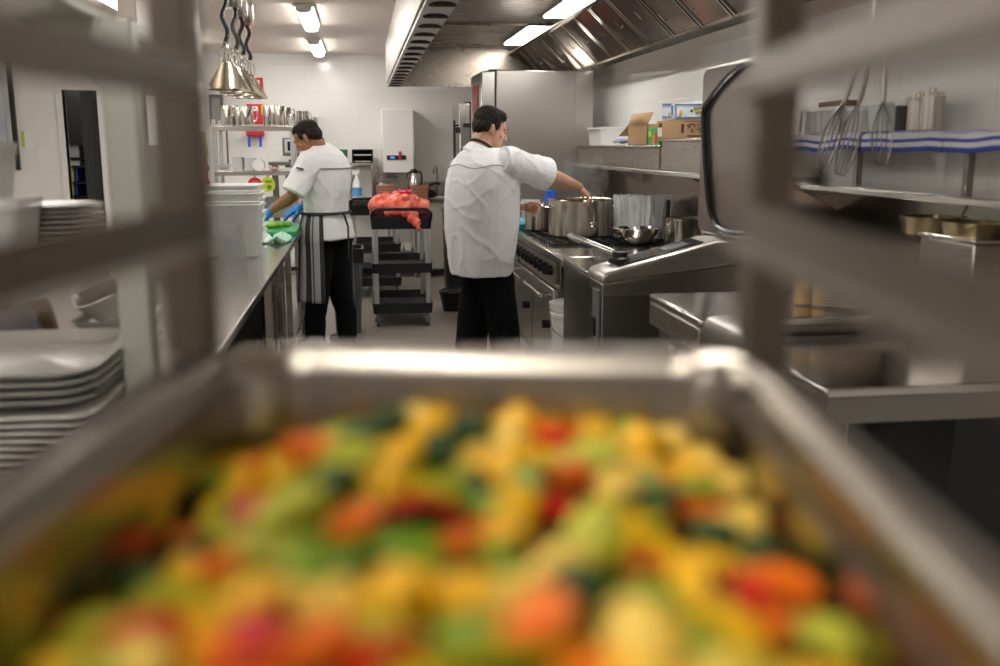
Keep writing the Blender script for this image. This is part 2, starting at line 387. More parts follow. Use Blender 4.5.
# -- pressure bratt pan
bp_ = thing('bratt_pan', 'stainless tilting bratt pan with open lid beside the range', 'bratt pan', (1.5, 4.75, 0))
body = MB().prism([(1.12,.12),(1.95,.12),(1.95,.875),(1.085,.875),(1.085,.2)], 'y', 4.32, 5.18)
obj('body', body, STEELD, bp_, bevel=.006)
obj('deck', MB().bb(1.08, 1.97, 4.56, 5.19, .875, .897), STEELT, bp_, bevel=.008)
hp = [(1.075,.875),(1.965,.985),(1.965,1.065),(1.62,1.065),(1.10,.928),(1.078,.915)]
obj('side_housing', MB().prism(hp, 'y', 4.29, 4.58), mat('steel_housing', (.62,.59,.55), .36, 1, bump=.01), bp_, bevel=.014, seg=3)
obj('front_trim', MB().prism([(1.082,.82),(1.96,.82),(1.96,.983),(1.082,.874)], 'y', 4.30, 4.56), STEEL, bp_, bevel=.004)
sr = Matrix.Rotation(-math.atan2(1.065-.928, 1.62-1.10), 3, 'Y')
cp = obj('control_panel', MB().box((1.37, 4.44, 1.0015), (.42, .19, .006), sr), mat('glass_black', (.02,.02,.025), .08, bump=.01), bp_, bevel=.002)
obj('display', MB().box((1.46, 4.44, 1.0285), (.12, .1, .003), sr), mat('display_grey', (.2,.22,.25), .15, bump=.01), cp)
kn = obj('lever_base', MB().lathe([(0,0),(.055,0),(.055,.02),(.038,.03),(.036,.05),(0,.052)], (1.205, 4.47, .953), 28), BLACK, bp_)
obj('lever', MB().cyl((1.19, 4.50, .995), (1.075, 4.98, 1.035), .014, .016, 16).ball((1.075,4.98,1.035), .016), CHROME, kn)
obj('front_switch_panel', MB().bb(1.068, 1.084, 4.33, 4.44, .28, .84), GREY, bp_, bevel=.004)
obj('rocker_switch', MB().bb(1.058, 1.07, 4.36, 4.41, .62, .71), BLACK, bp_, bevel=.003)
obj('well', MB().loft([rrect(1.5, 4.87, .31, .25, .04, .9), rrect(1.5, 4.87, .31, .25, .04, .9005), rrect(1.5,4.87,.29,.23,.035,.9), rrect(1.5,4.87,.29,.23,.035,.885)], cap=False), STEELP, bp_)
LYF, LYN = at(702,150,X=1.71).y, at(778,150,X=1.71).y; LC = (LYF+LYN)/2; LH = (LYF-LYN)/2
lid = MB(); ring0 = lambda x, i=0: [Vector((x, p.x, p.y)) for p in rrect(LC, 1.47, LH-i, .405-i, .05, 0, 6)]
lid.loft([ring0(1.740,.02), ring0(1.745), ring0(1.71), ring0(1.698,.012)])
LIDM = mat('lid_steel', (.30,.275,.25), .32, .95, bump=.02, var=.1, vscale=2)
ld = obj('lid', lid, LIDM, bp_)
gs = spl([at(u,v,X=1.683) for u,v in ((770,66),(752,64),(738,68),(725,80),(710,99),(704,112),(704,135),(706,170),(709,205),(713,222),(724,231),(745,233),(770,232))],5)
obj('gasket', MB().tube(gs, .014, 10), mat('handle_black', (.02,.02,.02), .25, bump=.02), ld)
obj('hinge_arm', MB().bb(1.74,1.90,4.40,4.45,1.06,1.2), STEEL, bp_, bevel=.01)
obj('hinge_arm', MB().bb(1.74,1.90,4.82,4.87,.9,1.2), STEEL, bp_, bevel=.01)

# -- stock pots on the range
def pot(name, x, y, z, r, h, label, grp=None, lid=False, m=STEELP):
    t = thing(name, label, 'pot', (x, y, z), grp)
    obj('body', MB().lathe([(0,0),(r-.01,0),(r,.008),(r,h-.004),(r+.006,h),(r+.004,h+.004),(r-.004,h),(r-.004,.012),(0,.01)], n=48), steel('pot_steel', (.58,.53,.46), .2, stretch=(1,1,4), bump=.03), t, world=False)
    for s in (-1, 1):
        obj('handle', MB().tube(spl([(s*(r-.002), -.05, h-.05), (s*(r+.03), -.045, h-.045), (s*(r+.045), 0, h-.042), (s*(r+.03), .045, h-.045), (s*(r-.002), .05, h-.05)]), .0055, 8), CHROME, t, world=False)
    if lid:
        obj('pot_lid', MB().lathe([(r+.003,h+.006),(r*.9,h+.014),(.02,h+.03),(0,h+.03)], n=40).lathe([(0,h+.03),(.008,h+.03),(.008,h+.05),(.022,h+.056),(0,h+.06)]), STEELP, t, world=False)
    return t
pp = pot('stock_pot', 1.425, 6.29, .914, .21, .235, 'large steel stock pot being stirred by the nearest cook')
obj('broth', MB().lathe([(0,.17),(.2,.17)], n=40), mat('broth', (.35,.16,.05), .15, bump=.1, var=.3), pp, world=False)
pot('stock_pot', 1.23, 6.72, .914, .10, .18, 'small steel pot behind the left rim of the big stock pot')
pot('stock_pot', 1.70, 6.78, .914, .16, .20, 'closed steel pot at the rear of the range behind the stirred pot', lid=True)
# steel bowl
sb = obj('mixing_bowl', MB().lathe([(0,0),(.06,0),(.10,.025),(.135,.07),(.148,.098),(.154,.1),(.153,.103),(.145,.1),(.132,.072),(.098,.029),(.06,.004),(0,.004)], (0,0,0), 40), STEELP, loc=None)
p = at(638,245,z=.897); sb.location = (p.x, p.y+.06, .897); tag(sb, 'wide steel mixing bowl on the cooktop in front of wrapped container', 'bowl')
# wrapped container
wc = thing('food_container', 'tall food container wrapped in crinkled clear film behind steel bowl', 'container', (1.79, 6.1, .914))
def wrap_fn(u, v):
    a = u*2*PI; c, s_ = math.cos(a), math.sin(a); p = 5
    k = (abs(c)**p+abs(s_)**p)**(-1/p)
    fold = .016*noise.noise(Vector((c*9, s_*9, v*1.2))) + .012*noise.noise(Vector((c*22, s_*22, v*2+7)))
    r = .165 + .012*v + fold*(1.2)
    return Vector((c*k*r, s_*k*r*.75, v*.27 + (.012*noise.noise(Vector((c*8,s_*8,3))) if v > .9 else 0)))
FILM = mat('cling_film', (.70,.72,.74), .12, alpha=.72, var=.42, vscale=26, stretch=(1,1,.12), spec=1, coat=.5)
obj('wrapping_film', MB().grid(wrap_fn, 120, 24), FILM, wc, world=False, smooth=60)
obj('tub', MB().loft([rrect(0,0,.145,.105,.03,.004), rrect(0,0,.155,.115,.03,.22), rrect(0,0,.148,.108,.03,.22), rrect(0,0,.14,.1,.03,.02)], cap=True), mat('tub_grey', (.35,.37,.38), .25, .6, bump=.05), wc, world=False)
# black divider + square steel pan
tag(obj('splash_screen', MB().bb(at(665,220,Y=5.45).x, at(669,220,Y=5.45).x, 5.43, 5.45, .897, at(667,200,Y=5.45).z), BLACK, bevel=.003), 'slim black upright between wrapped container and square steel tub', 'screen')
gt = thing('steel_tub', 'square stainless tub with rounded rim beside the raised lid', 'tub', (1.84, 5.27, .897))
obj('basin', MB().loft([rrect(0,0,.125,.10,.03,0), rrect(0,0,.13,.11,.03,.19), rrect(0,0,.145,.125,.03,.195), rrect(0,0,.145,.125,.03,.205), rrect(0,0,.126,.106,.03,.203), rrect(0,0,.12,.095,.03,.02)]), STEELP, gt, world=False)
bt = thing('sauce_bottle', 'small black bottle with white cap standing against the steel splashback', 'bottle', (1.93, 5.47, 1.11))
bt.location = (1.97, 5.47, .898)
obj('body', MB().lathe([(0,0),(.026,0),(.028,.01),(.028,.20),(.014,.27),(.012,.30)], n=20, cap=True), BLACK, bt, world=False)
obj('cap', MB().lathe([(.015,.30),(.015,.335),(0,.338)], n=16), WHITE, bt, world=False)
# bottles and packets at far end of range
bb_ = thing('detergent_bottle', 'blue plastic bottle top showing behind the big stock pot rim', 'bottle', (1.41, 7.25, .9))
obj('body', MB().lathe([(0,0),(.05,0),(.055,.02),(.055,.17),(.045,.2),(.045,.262),(0,.266)], n=24), BLUE, bb_, world=False)
obj('label_band', MB().lathe([(.0558,.06),(.0558,.16)], n=24), PAPER, bb_, world=False)
fb = thing('filling_bench', 'stainless bench between the range and the big upright fridge', 'bench', (1.5, 7.45, 0))
obj('bench_top', MB().bb(1.09, 1.97, 7.0, 7.95, .86, .9), STEELT, fb, bevel=.006)
for (x, y) in ((1.13,7.05),(1.13,7.9),(1.93,7.05),(1.93,7.9)): obj('leg', MB().cyl((x,y,0),(x,y,.86),.02), STEEL, fb)
obj('undershelf', MB().bb(1.11,1.95,7.03,7.92,.3,.32), STEEL, fb)
mg = thing('measuring_jug', 'pale blue plastic jug with handle behind the cook\'s pot hand', 'jug', (1.24, 7.15, .9))
obj('body', MB().lathe([(0,0),(.055,0),(.065,.19),(.07,.2),(.062,.2),(.05,.01),(0,.008)], n=28), mat('jug_pale', (.55,.66,.74), .3, bump=.03), mg, world=False)
obj('handle', MB().tube(spl([(-.06,0,.18),(-.1,0,.17),(-.105,0,.1),(-.055,0,.05)]), .007, 8), mat('jug_pale', (.55,.66,.74)), mg, world=False)
for i, (x, c, lb) in enumerate(((1.15, mat('packet_teal', (.05,.35,.4), .4, bump=.1), 'teal foil packet lying on bench behind the range'), (1.2, mat('packet_green', (.1,.4,.12), .4, bump=.1), 'green foil packet lying on bench behind the range'))):
    tag(obj('food_packet', MB().ball((x, 7.06+.12*i, .935), (.06,.09,.035), 16, 8), c), lb, 'packet')

# -- near units on the right
ub = thing('work_bench', 'stainless raised counter unit carrying jars and plate stack', 'bench', (1.5, 3.35, 0))
obj('bench_top', MB().bb(1.045, 1.99, 2.89, 3.45, .93, .96), STEELT, ub, bevel=.008)
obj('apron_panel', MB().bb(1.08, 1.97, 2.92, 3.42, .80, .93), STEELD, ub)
obj('front_fascia', MB().bb(1.045,1.07,2.9,3.44,.85,.93), STEEL, ub, bevel=.004)
for (x,y) in ((1.12,2.96),(1.12,3.38),(1.92,2.96),(1.92,3.38)): obj('leg', MB().bb(x-.02,x+.02,y-.02,y+.02,0,.8), STEELD, ub)
ud = thing('work_bench', 'bare stainless bench nearest the tray rack on the cooking side', 'bench', (1.5, 2.7, 0))
obj('bench_top', MB().bb(1.14, 2.04, 2.225, 2.885, .872, .9), STEELT, ud, bevel=.006)
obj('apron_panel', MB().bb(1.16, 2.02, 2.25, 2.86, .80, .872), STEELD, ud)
obj('shade_panel', MB().bb(1.55,2.0,2.3,2.86,.05,.80), BLACKM, ud)  # black block added to darken the shaded space under the bench
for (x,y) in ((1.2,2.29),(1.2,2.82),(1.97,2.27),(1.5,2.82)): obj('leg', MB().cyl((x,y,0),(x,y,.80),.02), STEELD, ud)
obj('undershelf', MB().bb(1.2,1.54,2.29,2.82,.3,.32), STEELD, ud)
cb_ = obj('drawer', MB().prism([(1.045,.84),(1.045,.94),(1.06,.967),(1.075,.974),(1.16,.978),(1.16,.901),(1.10,.901),(1.10,.84)], 'y', 2.52, 2.885), STEELD, ud, bevel=.01, seg=3)
obj('handle', MB().cyl((1.028,2.56,.87),(1.028,2.83,.87),.007).cyl((1.028,2.58,.87),(1.05,2.58,.87),.005).cyl((1.028,2.81,.87),(1.05,2.81,.87),.005), CHROME, cb_)
# machine under the ledge
mc = thing('food_warmer', 'boxy stainless food warmer against the wall on near bench', 'food warmer', (1.88, 2.72, .9))
obj('body', MB().bb(1.76, 2.02, 2.60, 2.88, .92, 1.215), STEEL, mc, bevel=.006)
obj('top_plate', MB().bb(1.75, 2.03, 2.59, 2.885, 1.215, 1.23), STEELP, mc, bevel=.004)
for (x,y) in ((1.79,2.63),(1.79,2.85),(1.99,2.63),(1.99,2.85)): obj('foot', MB().cyl((x,y,.9),(x,y,.921),.015), BLACK, mc)
obj('handle', MB().cyl((1.73,2.66,1.1),(1.73,2.82,1.1),.008).cyl((1.73,2.68,1.1),(1.765,2.68,1.1),.006).cyl((1.73,2.80,1.1),(1.765,2.80,1.1),.006), CHROME, mc)
# jars
GOLD = mat('jar_contents', (.62,.33,.05), .5, bump=.4, var=.5, vscale=30)
for i, (x, y) in enumerate(((at(807,306,z=.96).x,at(807,306,z=.96).y+.03),(at(824,308,z=.96).x,at(824,308,z=.96).y+.02))):
    t = thing('glass_jar', ['clear jar of golden food on raised counter, farther of two', 'clear jar of golden food on raised counter, next to plates'][i], 'jar', (x, y, .96))
    obj('contents', MB().lathe([(0,.006),(.030,.006),(.031,.075),(0,.08)], n=20), GOLD, t, world=False)
    obj('jar_wall', MB().lathe([(0,0),(.034,0),(.036,.01),(.036,.12),(.03,.13)], n=24), CLEAR, t, world=False)
    obj('lid', MB().lathe([(.032,.128),(.033,.145),(0,.147)], n=24), CHROME, t, world=False)
def plate(mb, c, r, h=.012):
    mb.lathe([(0,0),(r*.55,0),(r*.62,.003),(r,h),(r*1.0,h+.003),(r*.62,.006),(0,.005)], c, 32)
def plates(n, x, y, z, r, pitch, label, cat, group, m, name='plate'):
    me = MB(); plate(me, (0,0,0), r)
    o = obj(name, me, m, world=False); o.location = (x, y, z); tag(o, label, cat, group)
    for i in range(1, n):
        c = o.copy(); COL.objects.link(c); c.location = (x+random.uniform(-.002,.002), y+random.uniform(-.002,.002), z+i*pitch)
PLW = mat('plate_cream', (.62,.52,.38), .2, bump=.02)
plates(9, at(862,311,z=.96).x, at(862,311,z=.96).y+.08, .961, .11, .0095, 'cream side plate in the stack beside golden jars', 'plate', 'side plates stacked on the raised counter', PLW)
# hung colander bowls
for i, y in enumerate((2.98, 2.74)):
    t = thing('hanging_ladle', ['large steel ladle hanging under the wall ledge, farther one', 'large steel ladle hanging under the wall ledge, nearer one'][i], 'ladle', (1.86, y, 1.33))
    obj('cup', MB().lathe([(0,-.15),(.05,-.145),(.09,-.115),(.105,-.06),(.102,-.06),(.087,-.11),(.05,-.14),(0,-.145)], n=32), mat('brassy_steel', (.32,.26,.15), .3, .9, bump=.05), t, world=False)
    obj('handle', MB().tube(spl([(.1,0,-.065),(.12,0,-.02),(.1,0,.0),(.09,0,-.02)]), .006, 8), STEEL, t, world=False)
hb = thing('herb_bunch', 'bunch of green herbs on the bratt pan housing by the wall', 'herbs', (1.86, 4.38, 1.066))
hm = MB()
for i in range(60):
    a = random.uniform(0,2*PI); l_ = random.uniform(.05,.12); p = Vector((math.cos(a)*l_*.9, math.sin(a)*l_*1.0, .02+random.uniform(0,.08)))
    R = Euler((random.uniform(-.6,.6), random.uniform(-.6,.6), a)).to_matrix()
    hm.add([p + R @ Vector(q) for q in ((-.02,0,0),(0,-.009,.002),(.02,0,.004),(0,.009,.002),(0,0,.005))], [(0,1,4),(1,2,4),(2,3,4),(3,0,4),(0,3,2,1)])
obj('herb_leaves', hm, mat('herb_green', (.03,.16,.04), .5, bump=.1, var=.3), hb, world=False)
sm_ = MB()
for i in range(8): a = i*.8; sm_.tube([(0,0,0),(math.cos(a)*.06,math.sin(a)*.06,.05)], .003, 5)
obj('stems', sm_, mat('herb_stem', (.15,.3,.08), .5, bump=.1), hb, world=False)

# -- wall ledge and shelves on the right wall
lg = thing('wall_ledge', 'long stainless ledge running along the right tiled wall above splashback', 'ledge', (1.9, 4, 1.34))
obj('ledge_board', MB().prism([(1.76,1.325),(1.76,1.345),(1.765,1.35),(XR-.002,1.35),(XR-.002,1.34),(1.772,1.34),(1.772,1.325)], 'y', 1.7, 8.0), STEELP, lg, bevel=.002)
for y in (2.2, 4.0, 5.4, 7.0): obj('bracket', MB().prism([(1.8,1.338),(XR-.003,1.338),(XR-.003,1.22)], 'y', y, y+.006), STEEL, lg)
pc = thing('wall_cabinet', 'low stainless wall cabinet row under the cardboard boxes', 'wall cabinet', (1.9, 6.4, 1.35))
obj('carcass', MB().bb(1.785, XR-.003, 5.72, 7.98, 1.351, 1.482), STEEL, pc, bevel=.003)
obj('top_shelf', MB().bb(1.765, XR-.003, 5.72, 8.0, 1.482, 1.497), STEELP, pc, bevel=.003)
for y0, y1 in ((5.74,6.3),(6.32,7.1),(7.12,7.96)): obj('sliding_panel', MB().bb(1.775, 1.784, y0, y1, 1.36, 1.478), STEEL, pc, bevel=.002)
pc2 = thing('wall_cabinet', 'taller stainless wall cabinet under the flat banana boxes', 'wall cabinet', (1.9, 5.2, 1.35))
obj('carcass', MB().bb(1.78, XR-.003, 4.2, 5.70, 1.351, 1.52), STEEL, pc2, bevel=.003)
obj('top_shelf', MB().bb(1.765, XR-.003, 4.2, 5.71, 1.52, 1.535), STEELP, pc2, bevel=.003)
# boxes
def open_box(name, label, x0, x1, y0, y1, z0, h, m):
    t = thing(name, label, 'box', ((x0+x1)/2, (y0+y1)/2, z0)); w = .005
    obj('body', MB().bb(x0,x1,y0,y1,z0,z0+w).bb(x0,x0+w,y0,y1,z0,z0+h).bb(x1-w,x1,y0,y1,z0,z0+h).bb(x0,x1,y0,y0+w,z0,z0+h).bb(x0,x1,y1-w,y1,z0,z0+h), m, t)
    return t
cbx = open_box('cardboard_box', 'open brown cardboard box with raised flaps on wall cabinet', 1.77, 2.03, 5.98, 6.42, 1.498, .13, CARD)
obj('flap', MB().add([(1.77,5.98,1.628),(1.77,6.42,1.628),(1.80,6.44,1.70),(1.80,5.96,1.70)], [(0,1,2,3)]), CARD, cbx, solid=.005)
obj('flap', MB().add([(2.03,5.98,1.628),(2.03,6.42,1.628),(2.045,6.42,1.72),(2.045,5.98,1.72)], [(0,1,2,3)]), CARD, cbx, solid=.005)
obj('flap', MB().add([(1.77,6.42,1.628),(2.03,6.42,1.628),(2.03,6.68,1.57),(1.77,6.66,1.56)], [(0,1,2,3)]), CARD, cbx, solid=.005)
pr = obj('produce_carton', MB().bb(1.70+.07, 1.95, 5.74, 5.97, 1.498, 1.60), mat('carton_green', (.05,.45,.12), .5, bump=.05), bevel=.002)
tag(pr, 'small green carton with red and orange print beside open box', 'carton')
obj('print', MB().use(0).lathe([(0,0),(.03,0)],(0,0,0),16).v and MB().bb(1.767,1.7705,5.80,5.86,1.505,1.56).use(1).bb(1.766,1.770,5.76,5.80,1.505,1.575).use(2).bb(1.766,1.770,5.90,5.95,1.55,1.585), [mat('print_orange',(.85,.3,.03),.5), RED, LIME], pr)
ut = obj('plastic_tub', MB().loft([rrect(1.9,7.4,.12,.2,.03,1.498), rrect(1.9,7.4,.13,.21,.03,1.615), rrect(1.9,7.4,.138,.218,.03,1.617), rrect(1.9,7.4,.138,.218,.03,1.632)]), WHITE)
tag(ut, 'white rectangular plastic tub beside the big fridge on wall cabinet', 'tub')
bl = obj('blue_cloth', MB().grid(lambda u,v: Vector((1.79+.12*u, 6.72+.2*v, 1.515+.02*noise.noise(Vector((u*4,v*5,1)))+.012)), 14, 14), mat('cloth_blue', (.25,.33,.48), .8, bump=.2), solid=.012)
tag(bl, 'crumpled blue grey cloth between white tub and open box', 'cloth')
fc = thing('produce_box', 'flat brown produce box with dark farm print under banana box', 'box', (1.9, 5.1, 1.536))
def q(u, v): p = at(u, v, X=1.768); return p.y, p.z
def pr_(mb, u0, v0, u1, v1):
    y1, z1 = q(u0, v0); y0, z0 = q(u1, v1); mb.bb(1.7665, 1.7705, y0, y1, z0, z1)
BY1 = q(656,130)[0]; TY1 = q(661.5,110)[0]; BZ = q(680,119)[1]; TZ = q(680,103.5)[1]
obj('body', MB().bb(1.77, 2.02, 4.7, BY1, 1.536, BZ), CARD, fc, bevel=.003)
INK = mat('ink_brown', (.07,.03,.02), .8)
pk = MB(); pr_(pk, 681.5,124,683.5,133); random.seed(4)
for i in range(40):
    u = 687+14*random.random(); v = 123+9*random.random(); pr_(pk, u, v, u+random.uniform(.5,2), v+random.uniform(.3,1))
for i in range(8): pr_(pk, 687+i*2, 135.3, 688.2+i*2, 136.6); pr_(pk, 684+i*2.3, 121, 685.4+i*2.3, 121.6)
obj('print', pk, INK, fc)
hh_ = MB(); pr_(hh_, 659,123.5,661.5,127); obj('hand_hole', hh_, INK, fc)
st_ = MB(); pr_(st_, 658,128,661.5,136.5); obj('sticker', st_, PAPER, fc)
bx = thing('banana_box', 'white and blue banana box printed with yellow bananas', 'box', (1.9, 5.0, BZ))
obj('body', MB().bb(1.77, 2.01, 4.7, TY1, BZ+.001, TZ), mat('box_white', (.72,.76,.8), .6, bump=.05), bx, bevel=.003)
pb = MB()
for i in range(20):
    u = 675+i*1.5
    pr_(pb, u, 104, u+.9, 105.4); pr_(pb, u, 117, u+.9, 118.4)
for k in range(5):
    pr_(pb, 675, 106.5+k*2.1, 676.3, 107.7+k*2.1)
for k in range(4): pr_(pb, 662.5+k*2.3, 104, 664+k*2.3, 105.6); pr_(pb, 662.5+k*2.3, 116.4, 664+k*2.3, 117.6)
pr_(pb, 671.5,106,672.5,115)
obj('border_print', pb, mat('print_blue',(.04,.17,.5),.5), bx)
bn = MB()
for (uc, vc, s_) in ((680,111,1),(669,112.5,.6)):
    yc, zc = q(uc, vc)
    for j in range(3):
        pts = [Vector((1.768, yc+.034*s_*math.cos(a)*(1-.15*j), zc+.008+.032*s_*math.sin(a)*(1-.25*j))) for a in [PI*1.05+PI*.62*k/7 for k in range(8)]]
        bn.tube(pts, [.002]+[.007*s_]*6+[.002], 6)
obj('banana_print', bn, YELLOW, bx)
lt = MB(); pr_(lt, 694,107,703,109.5); pr_(lt, 696,111.5,703,113.5); obj('lettering', lt, mat('print_olive',(.3,.24,.05),.5), bx)
dt = MB(); pr_(dt, 690.5,109.8,692.5,112); obj('dot_print', dt, INK, bx)

# pot shelf with towels, near right
ps = thing('wall_shelf', 'steel wall shelf on uprights draped with blue striped towels', 'shelf', (1.93, 3.2, 1.5))
obj('shelf_board', MB().bb(1.80, XR-.002, 2.2, 4.05, 1.512, 1.53), STEEL, ps, bevel=.002)
for y in (2.83, 3.52): obj('upright', MB().bb(1.86,1.885,y-.012,y+.012,1.351,1.512), STEELD, ps, bevel=.002)
TOW = bpy.data.materials.new('towel_stripe'); TOW.use_nodes = True
def stripes(m, stops, axis=0, rough=.85, bump=True):
    nt = m.node_tree; n = nt.nodes; l = nt.links; b = n['Principled BSDF']
    uv = n.new('ShaderNodeTexCoord'); sp = n.new('ShaderNodeSeparateXYZ'); cr = n.new('ShaderNodeValToRGB'); cr.color_ramp.interpolation = 'CONSTANT'
    l.new(uv.outputs['UV'], sp.inputs[0]); l.new(sp.outputs[axis], cr.inputs[0])
    e = cr.color_ramp.elements
    e[0].position = stops[0][0]; e[0].color = (*stops[0][1], 1); e[1].position = stops[1][0]; e[1].color = (*stops[1][1], 1)
    for p, c in stops[2:]: x = e.new(p); x.color = (*c, 1)
    l.new(cr.outputs[0], b.inputs['Base Color']); b.inputs['Roughness'].default_value = rough
    nz = n.new('ShaderNodeTexNoise'); nz.inputs['Scale'].default_value = 200; bp = n.new('ShaderNodeBump'); bp.inputs['Strength'].default_value = .2; bp.inputs['Distance'].default_value = .003
    l.new(nz.outputs['Fac'], bp.inputs['Height']); l.new(bp.outputs['Normal'], b.inputs['Normal'])
W_ = (.72,.72,.76); B_ = (.06,.09,.42)
stripes(TOW, [(0,B_),(.06,W_),(.12,B_),(.16,W_),(.24,B_),(.27,W_),(.33,(.5,.2,.25)),(.35,W_),(.75,B_),(.8,W_),(.86,B_),(.9,W_)], 1)
for i, (y0, y1) in enumerate(((3.35,3.98),(2.84,3.33),(2.28,2.83))):
    def tf(u, v, y0=y0, y1=y1, i=i):
        yy = y0+(y1-y0)*u; wob = .006*noise.noise(Vector((u*5+i*9, v*3, 2)))
        s_ = v*.26
        if s_ < .055: return Vector((1.782+wob, yy, 1.478+s_+.012*noise.noise(Vector((u*3+i*5,0,0)))))
        return Vector((1.782+(s_-.055), yy, 1.537+.006*noise.noise(Vector((u*6, v*6, i)))+abs(wob)))
    o = obj('dish_towel', MB().grid(tf, 40, 16), TOW, solid=.006)
    tag(o, ['striped blue and white towel on wall shelf under the white crate', 'striped blue and white towel on wall shelf under the steel canisters', 'striped blue and white towel at the near end of wall shelf'][i], 'towel', 'striped towels along the wall shelf')
# items on the towel shelf
Z0 = 1.55
CD = .155
cr_ = MB(); cr_.bb(1.86,2.0,3.52,3.85,Z0,Z0+.008)
for yv in [3.52+i*.054 for i in range(7)]: cr_.bb(1.857,1.863,yv,yv+.012,Z0,Z0+.095); cr_.bb(1.997,2.003,yv,yv+.012,Z0,Z0+.095)
cr_.bb(1.857,2.003,3.515,3.53,Z0+.085,Z0+.1).bb(1.857,2.003,3.84,3.855,Z0+.085,Z0+.1).bb(1.855,1.866,3.515,3.855,Z0+.085,Z0+.1).bb(1.994,2.005,3.515,3.855,Z0+.085,Z0+.1).bb(1.87,1.99,3.53,3.84,Z0+.008,Z0+.08)
for v_ in cr_.v: v_.y += CD
tag(obj('plastic_crate', cr_, WHITE), 'white slatted plastic crate on the towel shelf', 'crate')
tag(obj('wooden_block', MB().bb(1.9,1.96,3.70,3.94,Z0+.102,Z0+.125), mat('wood_brown',(.2,.1,.05),.6,bump=.2), bevel=.004), 'brown wooden strip lying across the white crate', 'wooden strip')
def lidtub(x, y, hx, hy, h, label, m=FROST):
    t = thing('storage_tub', label, 'tub', (x,y,Z0))
    obj('body', MB().loft([rrect(0,0,hx*.9,hy*.9,.02,0), rrect(0,0,hx,hy,.02,h), rrect(0,0,hx*1.04,hy*1.04,.02,h), rrect(0,0,hx*1.04,hy*1.04,.02,h+.006)]), m, t, world=False)
    obj('lid', MB().loft([rrect(0,0,hx*1.05,hy*1.05,.02,h+.006), rrect(0,0,hx*1.05,hy*1.05,.02,h+.014)]), WHITE, t, world=False)
lidtub(1.93, 3.60, .05, .055, .075, 'white lidded tub behind the hanging whisks')
lidtub(1.93, 3.45, .05, .055, .09, 'frosted lidded tub next to the black canister')
for i, (yv, r, h, m, lb) in enumerate(((3.315,.035,.095,BLACK,'black round canister on the towel shelf'), (3.235,.036,.11,STEEL,'steel canister beside black one on the towel shelf'), (3.15,.038,.12,STEEL,'steel canister at the open end of the towel shelf'))):
    t = thing('canister', lb, 'canister', (1.93, yv, Z0))
    obj('body', MB().lathe([(0,0),(r,0),(r,h),(0,h)], n=28), m, t, world=False)
    obj('lid', MB().lathe([(r+.002,h-.008),(r+.002,h+.006),(.012,h+.01),(.012,h+.02),(0,h+.022)], n=28), STEELP if i else WHITE, t, world=False)
# hanging whisks / tongs from a rail
WX, WY = at(868,90,Y=3.0).x, 3.0
rl = thing('hanging_rail', 'thin ceiling rod with utensil hook bar beside the right wall', 'rail', (1.72, 3.4, 1.7))
obj('rod', MB().cyl((WX,WY,1.775),(WX,WY,ZC-.001),.006), STEEL, rl)
obj('hook_bar', MB().cyl((WX,WY-.16,1.77),(WX,WY+.16,1.77),.006), STEEL, rl)
def whisk(loc, tilt, label, L_=.36):
    t = thing('whisk', label, 'whisk', loc, 'balloon whisks hanging from the rod'); R = Euler((tilt[0], tilt[1], 0)).to_matrix()
    hl = MB().tube([R @ Vector(p) for p in ((0,0,0),(0,0,-.1),(0,0,-.13))], [.008,.009,.007], 10)
    obj('handle', hl, STEELD, t, world=False)
    w = MB()
    for k in range(6):
        a = PI*k/6; c, s_ = math.cos(a), math.sin(a)
        w.tube(spl([R @ Vector((r_*c*.8, r_*s_*.8, z)) for r_, z in ((.004,-.13),(.025,-.18),(.038,-.235),(.025,-L_+.01),(0,-L_),(-.025,-L_+.01),(-.038,-.235),(-.025,-.18),(-.004,-.13))], 4), .0016, 5)
    obj('wires', w, STEELD, t, world=False)
whisk((WX,WY+.08,1.76), (0,.30), 'balloon whisk hanging from rod, tilted toward the white crate')
whisk((WX,WY,1.76), (.1,.16), 'balloon whisk hanging from rod, in the middle of the three')
whisk((WX,WY-.09,1.76), (-.1,.02), 'balloon whisk hanging from rod, nearest the steel canisters', .32)

# ------------------------------------------------------------------ far end: sink bench, boiler etc
sbn = thing('sink_bench', 'stainless sink bench along the far wall below the boiler', 'sink bench', (-.1, 11.3, 0))
obj('bench_top', MB().bb(-.25, .98, 11.12, YB-.012, .86, .9), STEELT, sbn, bevel=.005)
obj('upstand', MB().bb(-.25, .98, YB-.03, YB-.005, .9, 1.07), STEEL, sbn, bevel=.003)
obj('undershelf', MB().bb(-.2,.6,11.16,11.6,.28,.3), STEELD, sbn)
obj('sink_bowl', MB().loft([rrect(.86,11.38,.10,.2,.03,.905), rrect(.86,11.38,.10,.2,.03,.909), rrect(.86,11.38,.085,.185,.03,.905),rrect(.86,11.38,.08,.18,.03,.903)]), WHITE, sbn)
obj('side_panel', MB().bb(.62,.97,11.15,11.6,.1,.86), mat('cabinet_beige', (.45,.42,.38), .5, bump=.03), sbn)
for x in (-.2, .3, .6): obj('leg', MB().cyl((x,11.17,0),(x,11.17,.86),.018), STEEL, sbn)
tp = thing('kitchen_tap', 'tall chrome gooseneck tap on the far sink bench', 'tap', (.89, 11.58, .9))
obj('spout', MB().tube(spl([(0,0,0),(0,0,.15),(0,0,.28),(-.01,-.03,.345),(-.03,-.08,.36),(-.045,-.13,.33),(-.05,-.15,.27)], 6), .014, 10), CHROME, tp, world=False)
obj('base', MB().cyl((0,0,0),(0,0,.05),.028,.02), CHROME, tp, world=False)
obj('lever', MB().tube([(.02,0,.06),(.09,-.01,.07)], .008, 8), CHROME, tp, world=False)
bo = thing('water_boiler', 'white wall mounted water boiler with small display', 'water boiler', (.46, YB, 1.15))
